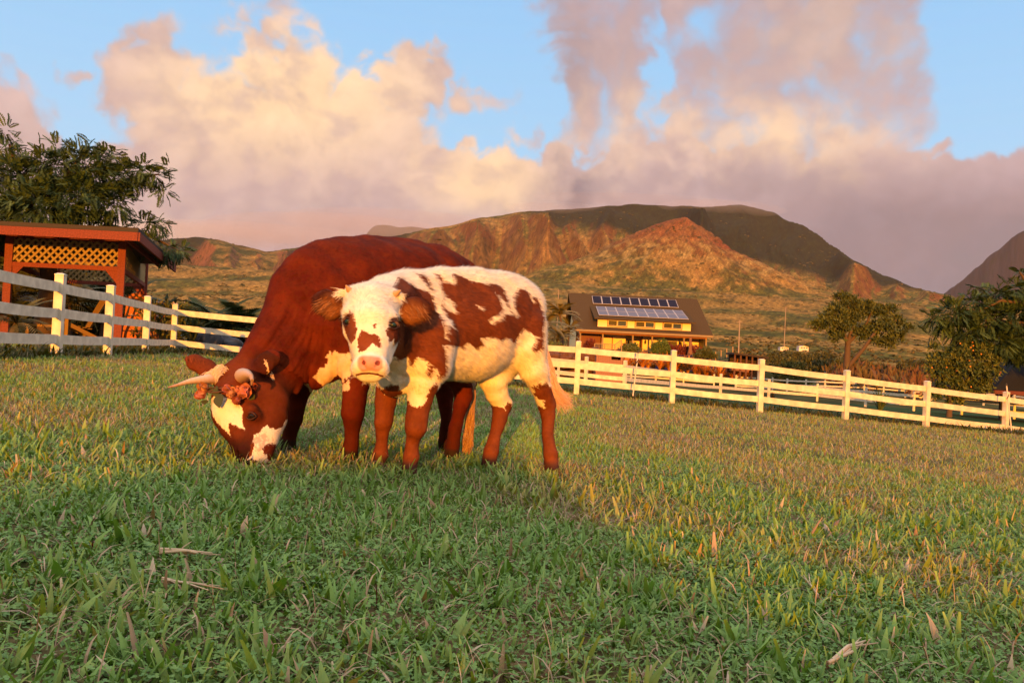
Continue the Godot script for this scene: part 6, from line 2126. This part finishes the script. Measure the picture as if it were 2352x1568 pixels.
	var hpaint := func(p: Vector3, nr: Vector3) -> Color:
		var n1 := nz.get_noise_3d(p.x * 9, p.y * 9, p.z * 9)
		var n2 := nz2.get_noise_3d(p.x * 55, p.y * 55, p.z * 55)
		var w := Vector2(p.x - p.z * 0.1 + n2 * 0.007, p.y + n2 * 0.007)
		var c := Color(0.118, 0.028, 0.011) * (1.0 + 0.3 * n1 + 0.1 * n2)
		c = c.lerp(paint.call(p, nr), soft(0.10, 0.0, (p - cut_p).dot(cut_n)))
		if nr.z > -0.35 or nr.x < -0.3:
			for pl in whites:
				if in_poly(pl[0], pl[1], w): c = (white * (1.0 + 0.10 * n1)).lerp(Color(0.35, 0.24, 0.20), 0.7 * soft(0.1, 0.5, n1 + 0.5 * n2))
			if w.distance_to(spot) < 0.024: c = Color(0.12, 0.022, 0.010)
			var er: float = (p - zc(615, 745, 3.98)).length()
			if er < 0.11: c = c.lerp(Color(0.045, 0.012, 0.008), soft(0.11, 0.07, er) * 0.85)  # near ear: its shadow is put into the dark brown
			if in_poly(streak[0], streak[1], w) and p.z > -4.02: c = Color(0.62, 0.42, 0.26)
			if c.g < 0.3 and p.x < zc(545, 1200, 3.85).x + 0.02 * n1: c = c.lerp(Color(0.020, 0.009, 0.009), soft(nose_y + 0.13, nose_y - 0.02, p.y + n1 * 0.02))
			var ed := (p - zc(532, 1030, 3.83)).length()
			if ed < 0.05: c = c.lerp(Color(0.07, 0.018, 0.010), soft(0.05, 0.02, ed))
		return c
	var hcolors := PackedColorArray()
	for i in head[0].size(): hcolors.append(hpaint.call(head[0][i], head[1][i]))
	var cow := thing("cow", "dark red cow with a flower crown grazing behind the spotted calf", "cow")
	var fur := vmat(0.75, 0.15)
	obj("body", skin_mesh([body, head], [colors, hcolors]), fur, cow)
	var flow := func(p: Vector3, nr: Vector3) -> Array:
		if p.y < lay(p.x, -p.z) + 0.08: return [Vector3.DOWN, 0.0, 0.0]
		var leg := soft(0.60, 0.45, p.y)
		return [(-H + Vector3(0, -0.6, 0)).lerp(Vector3.DOWN, leg), lerpf(0.017, 0.009, leg), 0.0012]
	var hflow := func(p: Vector3, nr: Vector3) -> Array:
		if p.y < nose_y - 0.05: return [Vector3.DOWN, 0.0, 0.0]
		return [Vector3(0.1, -0.8, 0.1), 0.011, 0.0011]
	var c1 := coat([body], [colors], [50000], flow)
	var c2 := coat([head], [hcolors], [18000], hflow)
	var st := st_new()
	st.append_from(c1, 0, Transform3D.IDENTITY)
	st.append_from(c2, 0, Transform3D.IDENTITY)
	var hm := vmat(0.7, 0.15)
	hm.cull_mode = BaseMaterial3D.CULL_DISABLED
	obj("coat_hair", st.commit(), hm, cow).set_meta("kind", "stuff")
	eye(cow, zc(532, 1031, 3.835), 0.0225, Vector3(-0.15, 0.1, 0.98), Color(0.012, 0.006, 0.005), Color(0.05, 0.013, 0.008))
	# horns
	var hc := [Color(0.60, 0.33, 0.14), Color(0.62, 0.45, 0.30), Color(0.22, 0.12, 0.08)]
	var horn := func(pts: Array, rad: Array) -> ArrayMesh:
		var s := st_new()
		for k in pts.size() - 1: tube(s, [pts[k], pts[k + 1]], [rad[k], rad[k + 1]], 14, (hc[0] as Color).lerp(hc[1], minf(k / 3.0, 1.0)).lerp(hc[2], soft(pts.size() * 0.45, pts.size(), k)))
		return s.commit()
	var spline := func(raw: Array, n: int) -> Array:
		var cv := Curve3D.new()
		for k in raw.size():
			var a: Vector3 = raw[maxi(k - 1, 0)]
			var b: Vector3 = raw[mini(k + 1, raw.size() - 1)]
			cv.add_point(raw[k], (a - b) * 0.17, (b - a) * 0.17)
		var o := []
		for k in n: o.append(cv.sample_baked(cv.get_baked_length() * k / (n - 1.0), true))
		return o
	var hp: Array = spline.call([zc(345, 822, 3.985), zc(270, 828, 3.90), zc(190, 838, 3.83), zc(120, 858, 3.78), zc(66, 872, 3.76)], 14)
	var hr := []
	for k in 14: hr.append(lerpf(0.033, 0.003, pow(k / 13.0, 0.85)))
	var horn_mat := vmat(0.42, 0.4)
	obj("horn", horn.call(hp, hr), horn_mat, cow)
	hp = spline.call([zc(478, 815, 3.96), zc(488, 806, 3.86), zc(506, 800, 3.76), zc(526, 812, 3.70), zc(532, 838, 3.68), zc(528, 858, 3.69)], 14)
	hr = []
	for k in 14: hr.append(lerpf(0.044, 0.004, pow(k / 13.0, 1.15)))
	obj("horn", horn.call(hp, hr), horn_mat, cow)
	# curly forelock and the long tail tassel
	st = st_new()
	hairs(st, 260, func(i):
		var u := rng.randf()
		var a := zc(lerpf(395, 320, u) + rnd(-14, 14), lerpf(790, 835, u) + rnd(-30, 22), 3.955)
		var l := rnd(0.5, 1.0)
		var ph := rnd(-0.6, 0.6)
		var pts := [a]
		for k in range(1, 6):
			var t := k / 5.0
			pts.append(a + Vector3(-0.075 * l * t, 0.018 * sin(t * 4.5 + ph) - 0.035 * t * t * l, 0.03 * sin(t * 2.6)) + rdir() * 0.003)
		return [pts, Color(0.70, 0.56, 0.42) * rnd(0.65, 1.1)], 0.0014)
	hairs(st, 160, func(i):
		var a := zc(rnd(390, 560), rnd(800, 880), 3.93 + rnd(-0.02, 0.04))
		return [[a, a + Vector3(-0.005, -0.012, 0.025), a + Vector3(rnd(-0.03, 0.02), -0.04, 0.03)], Color(0.19, 0.06, 0.022) * rnd(0.7, 1.3)], 0.0013)
	hairs(st, 150, func(i):   # fringe of the far ear
		var t := rng.randf()
		var a := zc(lerpf(320, 185, t), lerpf(790, 722, t), 4.05)
		return [[a, a + Vector3(-0.01, rnd(-0.01, 0.02), 0.02), a + Vector3(rnd(-0.04, 0.0), rnd(-0.04, 0.05), 0.02)], Color(0.17, 0.045, 0.022) * rnd(0.7, 1.3)], 0.0012)
	obj("tufts", st.commit(), hm, cow).set_meta("kind", "stuff")
	st = st_new()
	tube(st, [zc(1735, 270, 5.45), zc(1775, 420, 5.45), zc(1780, 640, 5.25), zc(1758, 860, 5.05)], [0.04, 0.028, 0.022, 0.018], 8, brown)
	hairs(st, 420, func(i):
		var a := zc(1757 + rnd(-12, 12), rnd(800, 930), 5.02 + rnd(-0.03, 0.03))
		var b := zc(1738 + rnd(-28, 24), 1050 + rnd(-30, 30), 4.98 + rnd(-0.04, 0.04))
		var c := zc(1722 + rnd(-34, 34), 1170 + rnd(-30, 30), 4.95 + rnd(-0.04, 0.04))
		var e := zc(1712 + rnd(-24, 24), 1240 + rnd(-70, 18), 4.94)
		return [[a, b, c, e], Color(0.22, 0.10, 0.04).lerp(Color(0.52, 0.34, 0.18), rng.randf())], 0.0016)
	obj("tail", st.commit(), hm, cow)
	build_crown()

func petal_mesh(cup: float) -> ArrayMesh:
	var st := st_new()
	st.set_smooth_group(0)
	var n := 6
	for i in n:
		for j in n:
			for p in [[0, 0], [1, 0], [1, 1], [0, 0], [1, 1], [0, 1]]:
				var u := float(i + p[0]) / n
				var v := float(j + p[1]) / n * 2.0 - 1.0
				var wd := 0.55 * pow(sin(PI * clampf(u * 0.86 + 0.06, 0, 1)), 0.7)
				st.set_color(Color.WHITE * (0.8 + 0.25 * u))
				st.add_vertex(Vector3(v * wd, u - 0.06 * absf(v) * u + 0.03 * sin(v * 9.0) * u, cup * (u * u + v * v * wd * 0.9)))
	st.generate_normals()
	return st.commit()

func build_crown() -> void:
	var crown := thing("flower_crown", "crown of pink cloth flowers and green leaves tied round the cow's horns", "flower crown")
	var pm := leafmat(Color(0.5, 0.25, 0.2), 0.7)
	var pet := [petal_mesh(0.35), petal_mesh(0.75)]
	var flowers := [[515, 900, 0.050, 20, Color(0.60, 0.25, 0.21)], [440, 912, 0.036, 14, Color(0.60, 0.32, 0.19)], [470, 895, 0.034, 12, Color(0.58, 0.25, 0.22)], [472, 948, 0.032, 12, Color(0.50, 0.16, 0.12)], [283, 915, 0.042, 18, Color(0.50, 0.18, 0.13)], [300, 880, 0.040, 14, Color(0.52, 0.25, 0.13)], [560, 880, 0.034, 12, Color(0.30, 0.08, 0.05)], [420, 880, 0.030, 10, Color(0.50, 0.18, 0.16)]]
	for f in flowers:
		var c := touch(f[0], f[1], 3.7, 4.1)
		if f[0] < 320: c = zc(f[0], f[1], 3.90)
		c += Vector3(-0.2, 0, 0.9) * 0.018
		var out := Vector3(-0.25 if f[0] > 350 else -0.6, 0.15, 0.9).normalized()
		var xf: Array[Transform3D] = []
		var st := st_new()
		for k in int(f[3]):
			var ring := 1.0 - k / float(f[3])
			var tilt := lerpf(0.25, 1.35, ring) + rnd(-0.15, 0.15)
			var b := Basis.looking_at(-out, Vector3.UP) * Basis(Vector3.BACK, k * 2.4 + rnd(-0.3, 0.3)) * Basis(Vector3.RIGHT, PI / 2 - tilt)
			var s: float = f[2] * rnd(0.75, 1.1)
			var col: Color = f[4] * rnd(0.75, 1.2)
			var m: ArrayMesh = pet[k % 2]
			var arr := m.surface_get_arrays(0)
			var vv: PackedVector3Array = arr[Mesh.ARRAY_VERTEX]
			var nn: PackedVector3Array = arr[Mesh.ARRAY_NORMAL]
			var cc: PackedColorArray = arr[Mesh.ARRAY_COLOR]
			for i in vv.size():
				st.set_color(cc[i] * col)
				st.set_normal(b * nn[i])
				st.add_vertex(c + b * vv[i] * s)
		obj("flower", st.commit(), pm, crown)
	var lm := leafmat(Color(0.15, 0.2, 0.08), 0.5)
	var leaves := [[375, 905, 380, 985, 0.040], [345, 888, 318, 880, 0.026], [375, 895, 335, 905, 0.028], [505, 875, 525, 905, 0.034], [275, 940, 268, 968, 0.030], [545, 915, 570, 935, 0.026], [350, 870, 372, 892, 0.022], [430, 880, 470, 872, 0.016]]
	for l in leaves:
		var a := touch(l[0], l[1], 3.7, 4.1) + Vector3(-0.01, 0, 0.03)
		var b := touch(l[2], l[3], 3.7, 4.1) + Vector3(-0.012, 0, 0.034)
		if l[0] < 300:
			a = zc(l[0], l[1], 3.88)
			b = zc(l[2], l[3], 3.87)
		var ax := (b - a).normalized()
		var sd := ax.cross(Vector3(-0.3, 0.1, 0.95)).normalized()
		var up := sd.cross(ax)
		var st := st_new()
		for i in 8:
			for s in [-1.0, 1.0]:
				var w0: float = sin(PI * pow(i / 8.0, 0.8)) * l[4] * 0.72
				var w1: float = sin(PI * pow((i + 1) / 8.0, 0.8)) * l[4] * 0.72
				var p0 := a.lerp(b, i / 8.0)
				var p1 := a.lerp(b, (i + 1) / 8.0)
				var vs := [p0, p0 + sd * s * w0 + up * w0 * 0.25, p1 + sd * s * w1 + up * w1 * 0.25, p0, p1 + sd * s * w1 + up * w1 * 0.25, p1]
				if s > 0: vs.reverse()
				for v in vs:
					st.set_color(Color(0.050, 0.062, 0.026))
					st.set_normal(up)
					st.add_vertex(v)
		obj("leaf", st.commit(), lm, crown)
	var vm := mat(Color(0.10, 0.045, 0.025), 0.8)
	for k in 3:
		var pts := []
		for i in 9:
			var t := i / 8.0
			pts.append(touch(lerpf(300, 545, t), 893 - 18 * t + 10 * sin(t * 7.0 + k * 2.0), 3.7, 4.1) + Vector3(-0.01, 0.004 * k, 0.03 + 0.006 * sin(t * 9 + k)))
		var rad := []
		for i in 9: rad.append(0.003)
		obj("vine", tubem(pts, rad, 6), vm, crown)

# ---------------------------------------------------------------- grass
func blade_mesh(bend: float, fold: float, wide: float, tip: float, seg := 4) -> ArrayMesh:   # one blade, a metre long before scaling
	var st := st_new()
	var rows := []
	for k in seg + 1:
		var t := float(k) / seg
		var w := wide * (0.75 + 0.25 * sin(PI * minf(t * 1.3, 1.0))) * (1.0 if t < 0.55 else lerpf(1.0, tip, (t - 0.55) / 0.45))
		var c := Vector3(0, sin(bend * t) / maxf(bend, 0.01), (1.0 - cos(bend * t)) / maxf(bend, 0.01))
		var n := Vector3(0, -sin(bend * t), cos(bend * t)) * -1.0
		rows.append([c - Vector3(w, 0, 0) + n * w * -fold, c, c + Vector3(w, 0, 0) + n * w * -fold, -n])
	for k in seg:
		for s in 2:
			var a: Vector3 = rows[k][s]; var b: Vector3 = rows[k][s + 1]; var c: Vector3 = rows[k + 1][s + 1]; var d: Vector3 = rows[k + 1][s]
			var n: Vector3 = (c - a).cross(b - a).normalized()
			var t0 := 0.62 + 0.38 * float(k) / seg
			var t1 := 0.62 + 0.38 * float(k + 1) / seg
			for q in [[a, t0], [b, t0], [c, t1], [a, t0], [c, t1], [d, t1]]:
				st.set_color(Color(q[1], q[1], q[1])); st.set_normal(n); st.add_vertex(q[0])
	return st.commit()

func clover_mesh() -> ArrayMesh:
	var st := st_new()
	for k in 3:
		var az := TAU * k / 3.0
		var o := Vector3(cos(az), 0, sin(az)) * 0.5 + Vector3(0, 0.12, 0)
		for i in 6:
			var p := o + Vector3(cos(TAU * i / 6.0), 0.1 * cos(TAU * i / 6.0 - az), sin(TAU * i / 6.0)) * 0.48
			var q := o + Vector3(cos(TAU * (i + 1) / 6.0), 0.1 * cos(TAU * (i + 1) / 6.0 - az), sin(TAU * (i + 1) / 6.0)) * 0.48
			tri(st, o, p, q) if (q - o).cross(p - o).y > 0 else tri(st, o, q, p)
	var arr := st.commit()
	return arr

func grass_at(d0: float, d1: float, per_m2: float, put: Callable) -> void:
	var n := int(per_m2 * 0.70 * (d1 * d1 - d0 * d0))
	for i in n:
		var d := sqrt(lerpf(d0 * d0, d1 * d1, rng.randf()))
		var x := rnd(-0.70, 0.70) * d
		put.call(x, d)

func build_grass() -> void:
	var green := [Color(0.165, 0.320, 0.075), Color(0.235, 0.400, 0.105), Color(0.310, 0.420, 0.110)]
	var dry := [Color(0.46, 0.33, 0.20), Color(0.34, 0.21, 0.12), Color(0.58, 0.47, 0.32)]
	var gm := leafmat(Color(0.62, 0.70, 0.20), 0.5)
	gm.metallic_specular = 0.3
	var dm := leafmat(Color(0.3, 0.22, 0.12), 0.7)
	var patch := func(x: float, d: float) -> float:   # 0 lush ... 1 dry
		var n := nz.get_noise_2d(x * 0.55 + 17.0, d * 0.42)
		return clampf(soft(-0.10, 0.45, n + 0.44 * soft(0.2, 3.5, x) * soft(4.2, 7.0, d) + 0.14 * soft(7.0, 12.0, d) - 0.10 * soft(17.0, 20.0, d)), 0.0, 1.0)
	var kinds := [blade_mesh(0.55, 0.25, 0.075, 0.08), blade_mesh(1.1, 0.3, 0.085, 0.08), blade_mesh(0.25, 0.2, 0.065, 0.55)]
	var xf := [[], [], []]
	var cols := [PackedColorArray(), PackedColorArray(), PackedColorArray()]
	var put_wide := func(x: float, d: float, scale: float, keep_dry: float) -> void:
		var dr: float = patch.call(x, d)
		if rng.randf() < dr * keep_dry: return
		var k := rng.randi() % 3
		var tuft := nz2.get_noise_2d(x * 3.1, d * 3.1)
		var h := scale * rnd(0.45, 1.15) * (0.85 + 0.5 * tuft)
		var b := Basis(Vector3.UP, rnd(0, TAU)) * Basis(Vector3.RIGHT, rnd(0.0, 0.75)) * Basis(Vector3.BACK, rnd(-0.3, 0.3))
		var wd := rnd(0.7, 1.5)
		xf[k].append(Transform3D(b * Basis.from_scale(Vector3(h * wd, h, h)), Vector3(x, lay(x, d) - 0.006, -d)))
		var c: Color = (green[0] as Color).lerp(green[1], rng.randf())
		if rng.randf() < 0.25: c = c.lerp(green[2], rng.randf())
		c = c.lerp(Color(0.46, 0.34, 0.085), dr * rnd(0.0, 0.75))
		if rng.randf() < 0.07: c = dry[rng.randi() % 3]
		cols[k].append(c * rnd(0.8, 1.2))
	grass_at(0.9, 3.2, 3600.0, func(x, d): put_wide.call(x, d, 0.066, 0.25))
	grass_at(0.9, 4.5, 420.0, func(x, d): put_wide.call(x, d, 0.098, 0.2))
	grass_at(3.2, 7.5, 2300.0, func(x, d): put_wide.call(x, d, 0.062, 0.4))
	grass_at(7.5, 14.0, 800.0, func(x, d): put_wide.call(x, d, 0.068, 0.55))
	grass_at(14.0, 26.5, 210.0, func(x, d): put_wide.call(x, d, 0.10, 0.6))
	for k in 3:
		var t: Array[Transform3D] = []
		t.assign(xf[k])
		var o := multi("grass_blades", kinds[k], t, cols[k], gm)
		tag(o, ["upright broad green grass blades over the whole pasture", "arching green grass blades bending over in the pasture", "blunt cropped green grass blades in the pasture"][k], "grass")
	# fine and dry stalks
	var thin := [blade_mesh(0.7, 0.1, 0.016, 0.2, 3), blade_mesh(1.5, 0.1, 0.030, 0.3, 3)]
	xf = [[], []]
	cols = [PackedColorArray(), PackedColorArray()]
	var put_dry := func(x: float, d: float, scale: float, share: float) -> void:
		var dr: float = patch.call(x, d)
		if rng.randf() > share + (1.0 - share) * dr: return
		var k := 0 if rng.randf() < 0.5 else 1
		var h := scale * rnd(0.35, 1.1)
		var lie := rnd(0.1, 1.5) if rng.randf() < 0.75 else rnd(1.2, 1.6)
		var b := Basis(Vector3.UP, rnd(0, TAU)) * Basis(Vector3.RIGHT, lie)
		xf[k].append(Transform3D(b * Basis.from_scale(Vector3.ONE * h), Vector3(x, lay(x, d) + rnd(0.0, 0.02), -d)))
		var c: Color = (dry[0] as Color).lerp(dry[rng.randi() % 3], rng.randf())
		if rng.randf() < 0.22: c = green[1]
		if rng.randf() < 0.02: c = Color(0.14, 0.035, 0.045)
		cols[k].append(c * rnd(0.7, 1.2))
	grass_at(0.9, 3.2, 2600.0, func(x, d): put_dry.call(x, d, 0.085, 0.42))
	grass_at(3.2, 7.5, 2000.0, func(x, d): put_dry.call(x, d, 0.085, 0.32))
	grass_at(7.5, 14.0, 520.0, func(x, d): put_dry.call(x, d, 0.10, 0.25))
	grass_at(14.0, 26.0, 170.0, func(x, d): put_dry.call(x, d, 0.13, 0.2))
	for k in 2:
		var t: Array[Transform3D] = []
		t.assign(xf[k])
		tag(multi("dry_grass", thin[k], t, cols[k], dm), ["thin straw-coloured stalks scattered through the grass", "flat withered straw lying among the grass"][k], "grass")
	# small clover-like leaves close to the soil
	var t2: Array[Transform3D] = []
	var c2 := PackedColorArray()
	var put_clover := func(x: float, d: float) -> void:
		if patch.call(x, d) > 0.5 + rnd(-0.2, 0.4): return
		var s := rnd(0.0042, 0.0085)
		t2.append(Transform3D(Basis.from_euler(Vector3(rnd(-0.5, 0.5), rnd(0, TAU), rnd(-0.5, 0.5))).scaled(Vector3.ONE * s), Vector3(x, lay(x, d) + rnd(0.002, 0.030), -d)))
		c2.append(Color(0.130, 0.265, 0.080).lerp(Color(0.215, 0.365, 0.100), rng.randf()))
	grass_at(0.9, 3.2, 6500.0, put_clover)
	grass_at(3.2, 6.0, 2200.0, put_clover)
	tag(multi("clover", clover_mesh(), t2, c2, gm), "tiny round clover leaves low among the grass blades", "clover")
	# tall weeds along the fences and under the rails
	var t3: Array[Transform3D] = []
	var c3 := PackedColorArray()
	for i in 9000:
		var t := rng.randf()
		var x := lerpf(-8.8, 15.0, t)
		var d := lerpf(21.2, 23.0, soft(0.4, 1.0, t)) + rnd(-0.5, 1.2)
		if rng.randf() < 0.2:
			d = rnd(10.0, 21.5)
			x = lerpf(-6.5, -8.8, (d - 10.0) / 11.5) + rnd(-0.5, 0.25)
		t3.append(Transform3D(Basis(Vector3.UP, rnd(0, TAU)) * Basis(Vector3.RIGHT, rnd(0, 0.6)) * Basis.from_scale(Vector3(0.22, 0.28, 0.28) * rnd(0.4, 1.1)), Vector3(x, lay(x, d), -d)))
		c3.append(Color(0.045, 0.075, 0.018).lerp(Color(0.13, 0.11, 0.035), rng.randf()))
	tag(multi("fence_weeds", kinds[1], t3, c3, gm), "longer darker grass and weeds along the foot of the fences", "weeds")
	# a few torn stalks lying in front
	var sm := vmat(0.8, 0.3)
	for s in [[[365, 1292, 470, 1302], 0.009, "pale torn grass stalk lying flat in the left foreground"], [[370, 1362, 490, 1392], 0.006, "long split straw lying flat in the lower left foreground"], [[1900, 1560, 1990, 1500], 0.008, "bent pale straw at the bottom right edge of the grass"], [[1880, 1395, 1850, 1350], 0.005, "thin upright pale straw in the right foreground"]]:
		var a := on_ground(s[0][0], s[0][1]) + Vector3(0, 0.025, 0)
		var b := on_ground(s[0][2], s[0][3]) + Vector3(0, 0.035, 0)
		var st := st_new()
		for k in 4:
			var m := a.lerp(b, 0.5) + Vector3(rnd(-0.01, 0.01), rnd(0, 0.012), rnd(-0.01, 0.01))
			tube(st, [a + Vector3(0, 0.003 * k, 0), m, b + Vector3(rnd(-0.03, 0.03), rnd(-0.01, 0.01), rnd(-0.03, 0.03))], [s[1] * 0.5, s[1] * 0.42, s[1] * 0.15], 6, (dry[2] as Color).lerp(dry[k % 3], 0.5))
		tag(obj("straw", st.commit(), sm), s[2], "straw")
